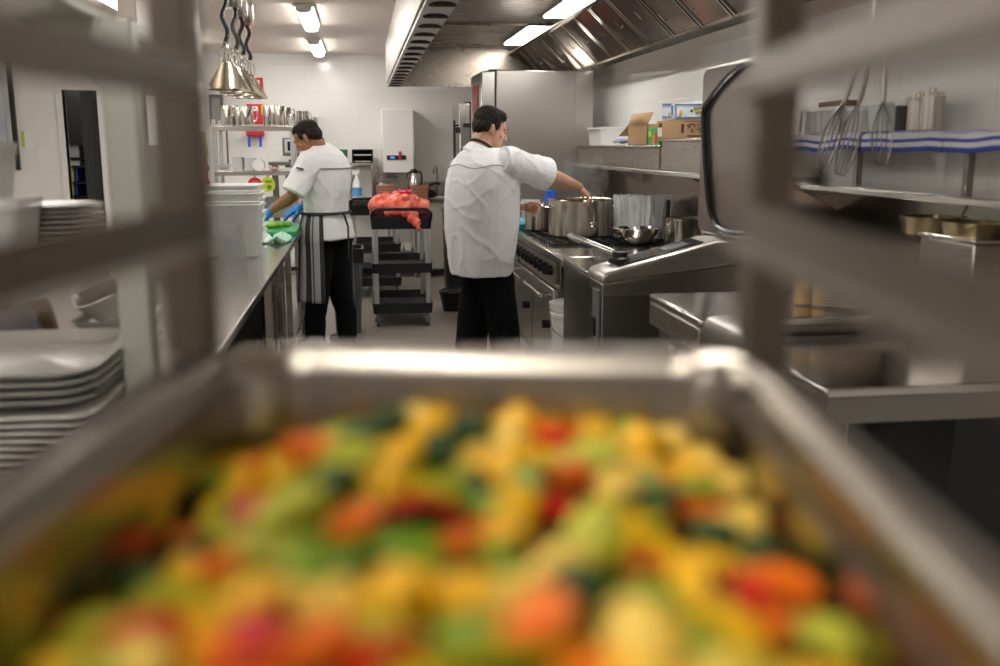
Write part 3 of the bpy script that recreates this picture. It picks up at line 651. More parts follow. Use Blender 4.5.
bx0, bx1 = at(382,140,Y=11.4).x, at(414,140,Y=11.4).x
zt, zb = at(398,109,Y=11.4).z, at(398,173,Y=11.4).z
obj('casing', MB().bb(bx0,bx1,11.4,YB-.001,zb,zt), WHITEP, bo, bevel=.012, seg=3)
dp = obj('display_panel', MB().bb(bx0+.05,bx0+.27,11.39,11.401,zb+.15,zb+.2), BLACK, bo, bevel=.003)
obj('screen', MB().bb(bx0+.09,bx0+.14,11.387,11.391,zb+.163,zb+.187), mat('screen_blue',(.05,.3,.7),.3,emit=.7), dp)
obj('warning_tag', MB().bb(bx0+.185,bx0+.215,11.38,11.389,zb+.155,zb+.245), RED, bo, bevel=.006)
obj('pipe_valve', MB().cyl((bx0+.08,11.6,zb),(bx0+.08,11.6,zb-.06),.012).cyl((bx0+.14,11.6,zb),(bx0+.14,11.6,zb-.08),.012).bb(bx0+.04,bx0+.18,11.57,11.63,zb-.06,zb-.04), STEELD, bo)
# thermos jugs
def thermos(x, y, z, h, label, m):
    t = thing('thermos_jug', label, 'thermos jug', (x,y,z)); r = .065
    obj('body', MB().lathe([(0,0),(r,0),(r*1.02,.02),(r,h*.6),(r*.6,h*.86),(r*.6,h*.88)], n=28), m, t, world=False)
    obj('cap', MB().lathe([(r*.66,h*.85),(r*.66,h*.93),(r*.4,h),(0,h*1.01)], n=24), BLACK, t, world=False)
    obj('handle', MB().tube(spl([(r*.5,0,h*.9),(r*1.3,0,h*.86),(r*1.35,0,h*.5),(r*.95,0,h*.3)]), .010, 8), BLACK, t, world=False)
    obj('spout', MB().tube([(-r*.5,0,h*.9),(-r*1.15,0,h*.85),(-r*1.3,0,h*.6)], [.014,.010,.004], 8), BLACK, t, world=False)
thermos(.60, 11.30, .9, .33, 'steel thermos jug with black handle on the far bench', STEELP)
bs = MB()
bs.loft([rrect(0,0,.085,.07,.01,0), rrect(0,0,.1,.085,.012,.15), rrect(0,0,.094,.079,.012,.15), rrect(0,0,.08,.065,.01,.01)])
for i in range(5): bs.tube([Vector((p.x,p.y,.02+i*.03)) for p in rrect(0,0,.089+.003*i,.074+.003*i,.01,0,2)], .006, 5, closed=True)
WICK = mat('wicker_pinkish', (.42,.20,.13), .8, bump=.4)
wb = obj('wicker_basket', bs, WICK, world=False); wb.location = (.66, 10.95+.25, .9)
tag(wb, 'small reddish wicker basket in front of steel thermos', 'basket')
wb2 = wb.copy(); COL.objects.link(wb2); wb2.location = (.27, 11.25, .9); wb2['label'] = 'small reddish wicker basket holding folded paper near spray bottle'
tag(obj('paper_bundle', MB().box((.27,11.25,1.03),(.12,.1,.05),Euler((.2,.3,.4)).to_matrix()), mat('paper_tan',(.6,.5,.38),.8,bump=.1)), 'folded tan paper in the basket near spray bottle', 'paper')
bk2 = thing('coffee_knockbox', 'black pump dispenser lying between thermos and tap', 'dispenser', (.78, 11.25, .9))
obj('body', MB().ball((0,0,.05),(.09,.07,.05)), BLACK, bk2, world=False)
obj('spout', MB().tube(spl([(-.02,0,.08),(-.01,0,.14),(.06,0,.17),(.12,0,.16)]), .016, 8), BLACK, bk2, world=False)
# small shelf with organiser
sh = thing('bench_shelf', 'small stainless shelf with side panel standing on far bench', 'shelf', (.04, 11.4, .9))
obj('shelf_board', MB().bb(-.24,.14,11.25,11.66,1.28,1.3), STEEL, sh, bevel=.002)
obj('side_panel', MB().bb(.12,.14,11.25,11.66,.9,1.28).bb(-.24,-.225,11.25,11.66,.9,1.28), STEEL, sh, bevel=.002)
og = thing('letter_tray', 'black two tier letter tray on small steel shelf', 'letter tray', (.03, 11.45, 1.3))
x0, x1 = at(352,155,Y=11.3).x, at(373,155,Y=11.3).x
obj('tray_frame', MB().bb(x0,x1,11.3,11.6,1.30,1.312).bb(x0,x0+.01,11.3,11.6,1.30,1.45).bb(x1-.01,x1,11.3,11.6,1.30,1.45).bb(x0,x1,11.3,11.6,1.375,1.383).bb(x0,x1,11.3,11.6,1.44,1.45).bb(x0,x1,11.59,11.6,1.3,1.45), BLACK, og)
tag(obj('paper_stack', MB().bb(x0+.02,x1-.02,11.32,11.58,1.384,1.394).bb(x0+.03,x1-.03,11.33,11.56,1.313,1.32), PAPER), 'thin white papers in the black letter tray', 'papers')
gx0, gx1 = at(336,155,Y=11.3).x, at(347,155,Y=11.3).x
gb = obj('green_container', MB().loft([rrect((gx0+gx1)/2,11.4,.055,.08,.02,1.30), rrect((gx0+gx1)/2,11.4,.07,.09,.02,1.44), rrect((gx0+gx1)/2,11.4,.06,.08,.02,1.45)]), mat('green_dark',(.01,.16,.07),.5,bump=.05))
tag(gb, 'dark green plastic container on small steel shelf', 'container')
# spray bottle
spb = thing('spray_bottle', 'white spray bottle with blue label on far bench', 'spray bottle', (.0, 11.2, .9)); spb.location = (at(357,190,Y=11.2).x, 11.2, .9)
obj('body', MB().lathe([(0,0),(.05,0),(.053,.02),(.05,.17),(.02,.24),(.018,.27)], n=24), WHITE, spb, world=False)
obj('label_band', MB().lathe([(.0542,.03),(.0535,.13)], n=24), mat('label_blue',(.1,.35,.65),.4), spb, world=False)
obj('trigger_head', MB().box((-.01,0,.30),(.08,.03,.05)).box((-.045,0,.27),(.012,.015,.06)).cyl((0,0,.26),(0,0,.30),.02), WHITE, spb, world=False)
pn = obj('chopping_board', MB().box((at(364,185,Y=11.35).x,11.45,1.08),(.17,.015,.36),Euler((.15,0,0)).to_matrix()), WHITE, bevel=.003)
tag(pn, 'upright white board leaning behind spray bottle', 'board')
# tubs on undershelf
for i in range(6):
    tag(obj('storage_tub', MB().loft([rrect(.02+i*.1,11.3,.035,.05,.01,.301), rrect(.02+i*.1,11.3,.042,.055,.01,.38)]), [WHITE, mat('tub_cream',(.7,.6,.35),.5), WHITE, mat('tub_yellow',(.7,.5,.12),.5), PAPER, WHITE][i]),
        'small pale tub in the row under the far sink bench', 'tub', 'tubs under the far bench')
# monitor and fire blanket etc. on/near back wall
def flat(name, u0, v0, u1, v1, Y, m, label, cat, th=.02, bev=.003, group=None):
    a, b = at(u0,v0,Y=Y), at(u1,v1,Y=Y)
    o = obj(name, MB().bb(a.x,b.x,Y,Y+th,b.z,a.z), m, bevel=bev); return tag(o, label, cat, group)
s1 = flat('fire_sign', 253, 77.5, 263.5, 95, YB-.022, RED, 'upper red fire sign with white pictogram on far wall', 'sign')
a = at(256.5,80,Y=YB-.03); b = at(260,90,Y=YB-.03); obj('pictogram', MB().bb(a.x,b.x,YB-.026,YB-.022,b.z,a.z), PAPER, s1)
s2 = flat('fire_sign', 246, 104, 264, 124, YB-.022, RED, 'wide red fire sign with yellow strip behind steel jugs', 'sign')
a = at(252,106,Y=YB-.03); b = at(258,111,Y=YB-.03); c = at(261,105,Y=YB-.03); d = at(264,115,Y=YB-.03)
obj('pictogram', MB().bb(a.x,b.x,YB-.026,YB-.022,b.z,a.z), PAPER, s2)
obj('corner_strip', MB().bb(c.x,d.x,YB-.026,YB-.022,d.z,c.z), YELLOW, s2)
a, b = at(246,130,Y=11.6), at(264,136,Y=11.6)
fbk = obj('fire_blanket', MB().bb(a.x,b.x,11.6,YB-.001,b.z,a.z), RED, bevel=.01); tag(fbk, 'red fire blanket case with blue pull straps on far wall', 'fire blanket')
for u in (248.5, 260):
    p, q = at(u,136,Y=11.6), at(u,147,Y=11.6); obj('strap', MB().bb(p.x-.012,p.x+.016,11.61,11.616,q.z,p.z), BLUE, fbk)
sh1 = flat('notice_sheet', 248, 148, 265, 166, YB-.008, PAPER, 'white paper notice below the fire blanket', 'notice', th=.0078, bev=0)
cl = flat('wall_picture', 208.5, 94.5, 224, 124, YB-.04, mat('frame_dark',(.09,.085,.08),.4,bump=.03), 'dark framed board on far wall beneath the heat lamps', 'framed board')
a, b = at(210.5,98,Y=YB-.045), at(221,124,Y=YB-.045); obj('glass', MB().bb(a.x,b.x,YB-.045,YB-.04,b.z,a.z), mat('grey_glass',(.28,.28,.27),.2,bump=.02), cl)
for i, u in enumerate((214.5, 220, 225.5)):
    a, b = at(u,128,Y=11.5), at(u+3.4,164,Y=11.5)
    tag(obj('hanging_strip', MB().bb(a.x,b.x,11.5,11.53,b.z,a.z), [STEELD, STEEL, mat('brown_dark',(.07,.05,.04),.5,bump=.05)][i], bevel=.003), ['dark steel upright leaning at far wall', 'grey steel upright in the middle of three at far wall', 'brown upright at far wall nearest the fire blanket'][i], 'upright')
sw = flat('light_switch', 235, 136, 239, 141, YB-.012, WHITEP, 'small white switch with green light on far wall', 'switch', th=.01)
a, b = at(236.5,138,Y=YB-.015), at(238,140,Y=YB-.015); obj('indicator', MB().bb(a.x,b.x,YB-.016,YB-.012,b.z,a.z), mat('ind_green',(.1,.6,.1),.4,emit=.5), sw)

# notice board, signs and office
nb = flat('notice_board', -60, 70, 9.5, 160, YB-.03, mat('board_pale',(.50,.56,.60),.25,bump=.02), 'pale glass notice board with black frame beside white wall', 'notice board')
p, q = at(9.5,60,Y=YB-.05), at(15.5,170,Y=YB-.05); obj('frame', MB().bb(p.x,q.x,YB-.05,YB-.001,q.z,p.z), BLACK, nb)
p, q = at(-8,119,Y=YB-.035), at(7,134,Y=YB-.035); obj('printed_sheet', MB().bb(p.x,q.x,YB-.036,YB-.03,q.z,p.z), mat('sheet_lilac',(.45,.46,.6),.7), nb)
ws = flat('wall_label', 24, 131, 34, 148, YB-.006, PAPER, 'white and lime label on the wall beside the notice board', 'label', th=.005, bev=0)
p, q = at(21,131,Y=YB-.01), at(25,147,Y=YB-.01); obj('lime_strip', MB().bb(p.x,q.x,YB-.01,YB-.004,q.z,p.z), LIME, ws)
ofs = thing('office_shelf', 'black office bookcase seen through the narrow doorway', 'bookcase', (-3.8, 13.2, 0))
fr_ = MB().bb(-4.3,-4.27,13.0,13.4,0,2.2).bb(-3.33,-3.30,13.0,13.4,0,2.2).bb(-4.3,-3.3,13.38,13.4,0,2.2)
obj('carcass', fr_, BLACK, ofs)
zs = [at(72,195.5,Y=13.1).z, at(72,182,Y=13.1).z, at(72,166,Y=13.1).z, at(72,158,Y=13.1).z, at(72,143.5,Y=13.1).z]
for z in zs: obj('shelf_board', MB().bb(-4.27,-3.33,13.0,13.38,z-.02,z), BLACK, ofs)
def offobj(name, u0, v0, u1, v1, m, label, cat):
    a, b = at(u0,v0,Y=13.02), at(u1,v1,Y=13.02); return tag(obj(name, MB().bb(a.x,b.x,13.02,13.3,b.z,a.z), m, bevel=.004), label, cat)
offobj('binder', 70.5, 167.5, 74.5, 181.5, LIME, 'upper lime green binder on the office bookcase', 'binder')
offobj('binder', 70.5, 183, 74.5, 195, LIME, 'lower lime green binder on the office bookcase', 'binder')
offobj('binder', 75.2, 167.5, 78.2, 181.5, BLUE, 'upper blue binder on the office bookcase', 'binder')
offobj('binder', 75.2, 184.5, 78.0, 195, BLUE, 'lower blue binder on the office bookcase', 'binder')
offobj('archive_box', 68.5, 144.5, 79.5, 157.5, mat('box_grey',(.4,.4,.4),.7,bump=.05), 'grey archive box on the office bookcase', 'box')
offobj('paper_stack', 69, 160.5, 80, 165.5, PAPER, 'stack of papers on the office bookcase', 'papers')

# ------------------------------------------------------------------ trolleys
def trolley(x, y, label):
    t = thing('utility_trolley', label, 'trolley', (x, y, 0), 'black utility trolleys')
    w, l_ = .245, .40
    for (z, hh) in ((.82,.10),(.455,.08),(.115,.085)):
        m_ = MB(); m_.loft([rrect(0,0,w,l_,.03,z), rrect(0,0,w+.008,l_+.008,.03,z+hh), rrect(0,0,w-.012,l_-.012,.03,z+hh), rrect(0,0,w-.02,l_-.02,.03,z+.02)])
        for k in (-.12,0,.12): m_.bb(k-.01,k+.01,-l_+.04,l_-.04,z+.02,z+.028)
        obj('shelf_tray', m_, mat('tray_black',(.009,.009,.010),.45,bump=.2,bscale=60), t, world=False)
    for sx in (-1,1):
        for sy in (-1,1):
            obj('post', MB().bb(sx*(w-.03)-.022, sx*(w-.03)+.022, sy*(l_-.035)-.012, sy*(l_-.035)+.012, .16, .84), ALU, t, world=False, bevel=.006)
            cx, cy = sx*(w-.04), sy*(l_-.06)
            c = obj('castor', MB().bb(cx-.012,cx+.012,cy-.02,cy+.02,.06,.118).bb(cx-.02,cx+.02,cy-.03,cy+.03,.105,.118), STEELD, t, world=False)
            obj('wheel', MB().cyl((cx-.016,cy,.055),(cx+.016,cy,.055),.055,n=24).cyl((cx-.028,cy,.055),(cx+.028,cy,.055),.014,n=12), RUBBER, c, world=False, bevel=.004)
    for sy in (-1,):
        obj('handle', MB().tube(spl([(-w+.005,sy*l_,.90),(-w+.005,sy*(l_+.05),.945),(-w+.02,sy*(l_+.06),.97),(-w+.06,sy*(l_+.06),.985),(0,sy*(l_+.06),.985),(w-.06,sy*(l_+.06),.985),(w-.02,sy*(l_+.06),.97),(w-.005,sy*(l_+.05),.945),(w-.005,sy*l_,.90)],5), .014, 10), BLACK, t, world=False)
    return t
T1 = trolley(.32, 8.45, 'black utility trolley carrying red net bags in the aisle')
T2 = dup(T1, (.13, 10.1, 0), label='black utility trolley behind the net bag trolley beside the white spray bottle')
# onion bags
def smin_ball_cluster(name, pts, mats, vox=.006, sm=4, extra=None, parent=None, disp=None, world=True, matfn=None, keep=None, loc=None):
    mb = MB()
    for c, r in pts: mb.ball(c, r, 14, 10)
    if extra: extra(mb)
    return blob(name, mb, mats, vox, sm, parent, disp, matfn, loc)
def blob(name, mb, mats, vox=.006, sm=4, parent=None, disp=None, matfn=None, loc=None):
    me = bpy.data.meshes.new(name+'_tmp'); me.from_pydata([tuple(v) for v in mb.v], [], mb.f)
    bm = bmesh.new(); bm.from_mesh(me); bmesh.ops.recalc_face_normals(bm, faces=bm.faces); bm.to_mesh(me); bm.free()
    tmp = bpy.data.objects.new('tmp', me); COL.objects.link(tmp)
    r = tmp.modifiers.new('r', 'REMESH'); r.mode = 'VOXEL'; r.voxel_size = vox; r.adaptivity = 0
    if sm: s_ = tmp.modifiers.new('s', 'SMOOTH'); s_.iterations = sm; s_.factor = .5
    dg = bpy.context.evaluated_depsgraph_get(); dg.update()
    me2 = bpy.data.meshes.new_from_object(tmp.evaluated_get(dg)); me2.name = name
    bpy.data.objects.remove(tmp); bpy.data.meshes.remove(me)
    if disp:
        ns = [v.normal.copy() for v in me2.vertices]
        for v, n_ in zip(me2.vertices, ns): v.co = Vector(v.co) + n_*disp(v.co, n_)
    off = wl(parent) if parent else Vector(loc or (0,0,0))
    me2.transform(Matrix.Translation(-off))
    me2.materials.clear()
    for m in (mats if isinstance(mats, (list,tuple)) else [mats]): me2.materials.append(m)
    me2.polygons.foreach_set('use_smooth', [True]*len(me2.polygons))
    if matfn:
        for p in me2.polygons: p.material_index = matfn(p.center + off)
    o = bpy.data.objects.new(name, me2); COL.objects.link(o)
    if parent: o.parent = parent
    elif loc: o.location = loc
    return o
NET = bpy.data.materials.new('onion_net'); NET.use_nodes = True
def net_mat(m):
    nt = m.node_tree; n = nt.nodes; l = nt.links; b = n['Principled BSDF']
    tc = n.new('ShaderNodeTexCoord'); mp = n.new('ShaderNodeMapping'); mp.inputs['Rotation'].default_value = (.6,.5,.78); l.new(tc.outputs['Object'], mp.inputs[0])
    nz = n.new('ShaderNodeTexNoise'); nz.inputs['Scale'].default_value = 9; l.new(tc.outputs['Object'], nz.inputs[0])
    cr = n.new('ShaderNodeValToRGB'); e = cr.color_ramp.elements; e[0].position = .35; e[0].color = (.62,.09,.04,1); e[1].position = .68; e[1].color = (.80,.30,.17,1)
    l.new(nz.outputs[0], cr.inputs[0])
    vo = n.new('ShaderNodeTexVoronoi'); vo.feature = 'DISTANCE_TO_EDGE'; vo.inputs['Scale'].default_value = 55; l.new(mp.outputs[0], vo.inputs[0])
    ls = n.new('ShaderNodeMath'); ls.operation = 'LESS_THAN'; ls.inputs[1].default_value = .09; l.new(vo.outputs['Distance'], ls.inputs[0])
    mx = n.new('ShaderNodeMix'); mx.data_type = 'RGBA'; mx.inputs['B'].default_value = (.80,.05,.05,1)
    l.new(ls.outputs[0], mx.inputs['Factor']); l.new(cr.outputs[0], mx.inputs['A']); l.new(mx.outputs['Result'], b.inputs['Base Color']); b.inputs['Roughness'].default_value = .4
net_mat(NET)
PINK = mat('pink_net', (.85,.02,.16), .5, bump=.4, bscale=60)
def onion_bag(name, label, cx, cy, cz, sx, sy, sz, n, knot=None):
    t = thing(name, label, 'bag', (cx,cy,cz), 'net bags on the trolley'); pts = []
    for i in range(n):
        a = random.uniform(0,2*PI); q = math.sqrt(random.random())
        z = random.random()
        pts.append((Vector((cx+math.cos(a)*q*sx*(1-.4*z), cy+math.sin(a)*q*sy, cz+.035+z*sz)), random.uniform(.034,.043)))
    smin_ball_cluster('bag_body', pts, [NET], .007, 10, lambda m: m.ball((cx,cy,cz+sz*.5+.01),(sx*1.15,sy*1.1,sz*.75+.02)), t)
    if knot:
        k = MB()
        for j in range(9):
            a = j*.7; k.tube(spl([Vector(knot), Vector(knot)+Vector((math.cos(a)*.02, math.sin(a)*.015,.02)), Vector(knot)+Vector((math.cos(a)*.06, math.sin(a)*.04, .03+.012*math.sin(j*2)))],3), [.012]*4+[.014,.012,.004], 7)
        obj('knot', k, PINK, t)
onion_bag('onion_bag', 'red net bag of onions at the back corner of trolley', .20, 8.60, .92, .13,.16,.10, 18)
onion_bag('onion_bag', 'red net bag of onions with bright pink knot on top', .34, 8.40, .92, .13,.17,.12, 20, (.37,8.33,1.085))
onion_bag('onion_bag', 'red net bag of onions on the trolley side near the sink', .48, 8.50, .92, .10,.2,.08, 15)
ob = thing('onion_bag', 'red net bag end drooping over the trolley handle with two onions', 'bag', (.40, 8.02, .82), 'net bags on the trolley')
smin_ball_cluster('bag_body', [(Vector((.29,8.10,.955)),.042),(Vector((.36,8.07,.945)),.042),(Vector((.42,8.05,.93)),.045),(Vector((.44,8.0,.875)),.04),(Vector((.40,8.01,.90)),.036),(Vector((.455,7.97,.83)),.02),(Vector((.46,7.97,.81)),.010),(Vector((.22,8.1,.95)),.04)], [NET], .006, 4, None, ob)
# bin and mop bucket
bn_ = thing('waste_bin', 'tall grey waste bin with black rim behind the apron wearing cook', 'bin', (-.13, 7.95, 0))
obj('body', MB().loft([rrect(0,0,.10,.13,.03,.0), rrect(0,0,.125,.16,.03,.6), rrect(0,0,.118,.153,.03,.6), rrect(0,0,.095,.125,.03,.02)]), mat('bin_slate',(.09,.10,.115),.5,bump=.1), bn_, world=False)
obj('rim', MB().loft([rrect(0,0,.135,.17,.03,.58), rrect(0,0,.137,.172,.03,.69), rrect(0,0,.12,.15,.03,.69), rrect(0,0,.12,.15,.03,.58)]), BLACK, bn_, world=False)
mb_ = thing('mop_bucket', 'dark round bucket on the floor beyond the nearest cook', 'bucket', (.80, 8.85, 0))
obj('tub', MB().lathe([(0,0),(.08,0),(.11,.15),(.12,.17),(.115,.185),(.10,.16),(.07,.02),(0,.015)], n=28), BLACK, mb_, world=False)
obj('handle', MB().tube(spl([(-.115,0,.17),(-.08,-.08,.21),(0,-.11,.23),(.08,-.08,.21),(.115,0,.17)]), .006, 8), BLACK, mb_, world=False)
rb = thing('waste_bin', 'tall black bin against the sink bench beside the smaller fridge', 'bin', (.97, 10.75, 0))
rb.location = (.91, 9.6, 0)
obj('body', MB().loft([rrect(0,0,.10,.13,.03,.0), rrect(0,0,.115,.16,.03,.85), rrect(0,0,.108,.153,.03,.85), rrect(0,0,.095,.125,.03,.02)]), BLACK, rb, world=False)
obj('lid', MB().loft([rrect(0,0,.122,.165,.03,.85), rrect(0,0,.122,.165,.03,.88), rrect(0,0,.09,.13,.03,.92)]), BLACK, rb, world=False)

# ------------------------------------------------------------------ left bench
CX = -.43
lb_ = thing('prep_bench', 'long reflective stainless bench running down the left side of aisle', 'bench', (-.85, 4.6, 0))
obj('bench_top', MB().bb(-1.25, CX, 4.32-3.0, 7.75, .872, .9).v and MB().bb(-.945, CX, 1.2, 7.75, .872, .9).bb(-1.3, -.945, 1.2, 4.59, .872, .9).bb(-1.3, -.945, 6.40, 7.75, .872, .9), STEELT, lb_, bevel=.004)
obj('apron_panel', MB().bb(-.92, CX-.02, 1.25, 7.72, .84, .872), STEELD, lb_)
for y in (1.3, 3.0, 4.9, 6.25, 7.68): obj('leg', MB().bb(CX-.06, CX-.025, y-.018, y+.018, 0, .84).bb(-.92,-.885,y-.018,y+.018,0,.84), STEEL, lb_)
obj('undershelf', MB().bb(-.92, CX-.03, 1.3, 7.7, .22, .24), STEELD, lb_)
uf = thing('undercounter_fridge', 'dark glass door fridge unit below the left prep bench', 'fridge', (-.7, 5.6, .24))
obj('body', MB().bb(-.9, CX-.09, 4.98, 6.2, .242, .835), BLACKM, uf, bevel=.004)
for y0 in (5.0, 5.6):
    d = obj('door', MB().bb(CX-.09, CX-.065, y0, y0+.57, .26, .82), mat('glass_door',(.02,.02,.02),.1,.3,bump=.01), uf, bevel=.004)
    obj('door_frame', MB().bb(CX-.066,CX-.06,y0,y0+.03,.26,.82).bb(CX-.066,CX-.06,y0+.54,y0+.57,.26,.82), STEEL, d)
    obj('handle', MB().cyl((CX-.04,y0+.06,.4),(CX-.04,y0+.06,.7),.008).cyl((CX-.062,y0+.06,.42),(CX-.04,y0+.06,.42),.005).cyl((CX-.062,y0+.06,.68),(CX-.04,y0+.06,.68),.005), STEEL, d)
# wire racks/glasses below the near part
for i, y in enumerate((3.3, 3.9, 4.4)):
    g = MB(); 
    for j in range(9): g.bb(-.85+j*.045,-.845+j*.045,y,y+.4,.25,.254); g.bb(CX-.068,CX-.063,y+j*.05,y+j*.05+.006,.242,.5)
    for z in (.25,.37,.49): g.bb(CX-.07,CX-.062,y,y+.41,z,z+.008)
    tag(obj('wire_basket', g, CHROME), ['wire basket on the undershelf of left bench, nearest the tray rack', 'wire basket on the undershelf of left bench, middle one', 'wire basket on the undershelf of left bench beside the fridge unit'][i], 'basket')

# clear tubs
def clear_tub(x, y, hx, hy, h, label, z=.9):
    t = thing('clear_tub', label, 'tub', (x,y,z), 'clear storage tubs')
    obj('body', MB().loft([rrect(0,0,hx*.88,hy*.88,.04,0), rrect(0,0,hx*.97,hy*.97,.04,h), rrect(0,0,hx*.95,hy*.95,.04,h), rrect(0,0,hx*.85,hy*.85,.035,.006)]), CLEAR, t, world=False)
    obj('rim', MB().tube([p for p in rrect(0,0,hx,hy,.04,h)], .006, 6, closed=True), WHITE, t, world=False)
    for sg in (-1, 1): obj('frosted_corner', MB().loft([rrect(sg*hx*.68,-hy*.86,hx*.2,.003,.002,.01), rrect(sg*hx*.74,-hy*.985,hx*.21,.003,.002,h*.97)]), FROST, t, world=False)
    return t
clear_tub(-.695, 5.5, .152, .14, .285, 'clear square storage tub in front on the left bench')
clear_tub(-.72, 5.82, .15, .14, .33, 'clear taller storage tub behind the front one')
# inside / behind: white lids stack
wt = obj('white_tray', MB().loft([rrect(0,0,.15,.2,.03,0), rrect(0,0,.16,.21,.03,.03), rrect(0,0,.165,.215,.03,.03), rrect(0,0,.165,.215,.03,.038)]), WHITE, world=False)
wt.location = (-.765, 6.21, .9); tag(wt, 'white plastic tray in the tall stack behind the clear tubs', 'tray', 'white trays stacked behind the clear tubs')
for i in range(1, 9):
    c = wt.copy(); COL.objects.link(c); c.location = (-.765+random.uniform(-.006,.006), 6.21+random.uniform(-.006,.006), .9+i*.0405)
# small items on bench between
for i, (x, y, m, h, lb) in enumerate(((-.79,5.80,BLUE,.06,'blue plastic pot seen through the clear tubs'), (-.70,5.84,STEELP,.14,'steel pepper shaker seen through the clear tubs'), (-.63,5.80,GREEN,.05,'green plastic pot seen through the clear tubs'))):
    tag(obj('small_pot', MB().lathe([(0,0),(.032,0),(.036,h*.9),(.033,h),(0,h)], (x,y,.908), 20), m), lb, 'pot')
# cutting board, veg, cloth pack
cbd = obj('chopping_board', MB().bb(-.86, CX-.012, 6.72, 7.42, .9, .925), GREEN, bevel=.006)
tag(cbd, 'green chopping board on left bench under the gloved hands', 'chopping board')
CUC = mat('cucumber_green', (.25,.5,.06), .4, bump=.2, var=.3)
for i, (x, y, a) in enumerate(((-.66,7.07,.1),(-.60,7.15,-.15),(-.70,6.97,.25))):
    d = Vector((math.cos(a), math.sin(a), 0))*.1
    tag(obj('zucchini', MB().tube([Vector((x,y,.945))-d, Vector((x,y,.945))-d*.9, Vector((x,y,.945))+d*.9, Vector((x,y,.945))+d], [.012,.020,.020,.010], 14), CUC), ['green zucchini lying under the knife hand', 'green zucchini behind the others on the board', 'green zucchini nearest on the chopping board'][i], 'zucchini')
for i in range(3):
    def cf(u, v, i=i): return Vector((-.83+i*.125+.11*u+.02*math.sin(v*3), 6.12+.38*v, .905+.028*math.sin(PI*u)+.014*noise.noise(Vector((u*5+i*3, v*7, 2)))+.006))
    tag(obj('cloth_pack', MB().grid(cf, 16, 24), [mat('cloth_green',(.10,.42,.22),.7,bump=.3), mat('cloth_white',(.7,.74,.72),.7,bump=.3), mat('cloth_mint',(.35,.62,.5),.7,bump=.3)][i], solid=.008), ['folded green cloth on bench beside the chopping board', 'folded white cloth on bench beside the chopping board', 'folded mint cloth at the bench edge beside chopping board'][i], 'cloth')

# over-shelf unit across
ov = thing('shelving_unit', 'steel shelving unit at the far end of the left bench', 'shelving unit', (-.92, 8.2, 0))
xa, xb = at(213,125,Y=8.1).x, at(294,125,Y=8.1).x
z1, z2 = at(250,126,Y=8.0).z, at(250,171,Y=8.0).z
for z in (z1, z2): obj('shelf_board', MB().bb(xa, xb, 8.0, 8.4, z-.035, z), STEEL, ov, bevel=.003)
obj('shelf_board', MB().bb(xa, xb, 8.0, 8.4, .5, .53), STEELD, ov)
for x in (xa+.015, xb-.015):
    for y in (8.02, 8.38): obj('upright', MB().bb(x-.014,x+.014,y-.014,y+.014,0,z1+.05), ALU, ov, bevel=.003)
obj('back_panel', MB().bb(xa+.02, xb-.02, 8.385, 8.39, .9, z2-.22), mat('grey_panel',(.4,.4,.4),.4,bump=.05), ov)
# steel jugs on the top shelf
def jug(u, r, h, label, grp='steel jugs on the top shelf'):
    x = at(u,120,Y=8.2).x; t = thing('steel_jug', label, 'jug', (x, 8.16+random.uniform(0,.06), z1), grp)
    obj('body', MB().lathe([(0,0),(r,0),(r*1.02,.01),(r*.98,h*.8),(r*.9,h),(r*.86,h),(r*.94,h*.8),(r*.95,.01),(0,.008)], n=24), STEELP, t, world=False)
    obj('handle', MB().tube(spl([(r*.9,0,h*.9),(r*1.5,0,h*.88),(r*1.5,0,h*.4),(r,0,h*.25)],4), .005, 6), CHROME, t, world=False)
us = [(228,.05,.16),(234.5,.04,.165),(240,.04,.15),(247,.055,.155),(268.5,.045,.16),(274,.045,.165),(280,.05,.16),(286,.045,.15),(292,.03,.10),(298,.045,.16),(305,.045,.15)]
for i, (u, r, h) in enumerate(us):
    if u > 292: continue
    jug(u, r, h, ['steel jug at the partition end of the top shelf','second steel jug from the partition on top shelf','third steel jug from the partition on top shelf','wide steel jug in front of the red sign','steel jug just past the red sign on top shelf','tall steel jug, second past the red sign','steel jug, third past the red sign','steel jug beside the short one on top shelf','short steel cup nearest the aproned cook\'s head'][i])
for i, u in enumerate((299, 306)):
    x = at(u,120,Y=8.9).x
t = None
ov2 = thing('wall_rack', 'short steel wall shelf behind the aproned cook\'s head', 'shelf', (-.6, 11.5, 1.68))
xa2, xb2 = at(290,128,Y=11.45).x, at(317,128,Y=11.45).x; zz = at(300,128,Y=11.45).z
obj('shelf_board', MB().bb(xa2, xb2, 11.4, YB-.001, zz-.03, zz), STEEL, ov2, bevel=.003)
obj('end_frame', MB().bb(xb2-.04, xb2, 11.4, YB-.001, zz-.2, zz+.12), STEELD, ov2)
for i, u in enumerate((299, 306)):
    t = thing('steel_jug', ['polished steel jug on wall shelf above the aproned cook, left of pair', 'polished steel jug on wall shelf above the aproned cook, right of pair'][i], 'jug', (at(u,120,Y=11.5).x, 11.52, zz))
    obj('body', MB().lathe([(0,0),(.036,0),(.038,.02),(.032,.17),(.035,.19),(.031,.19),(.03,.02),(0,.01)], n=24), STEELP, t, world=False)
    obj('handle', MB().tube(spl([(.03,0,.17),(.055,0,.16),(.055,0,.09),(.035,0,.06)],4), .006, 6), CHROME, t, world=False)
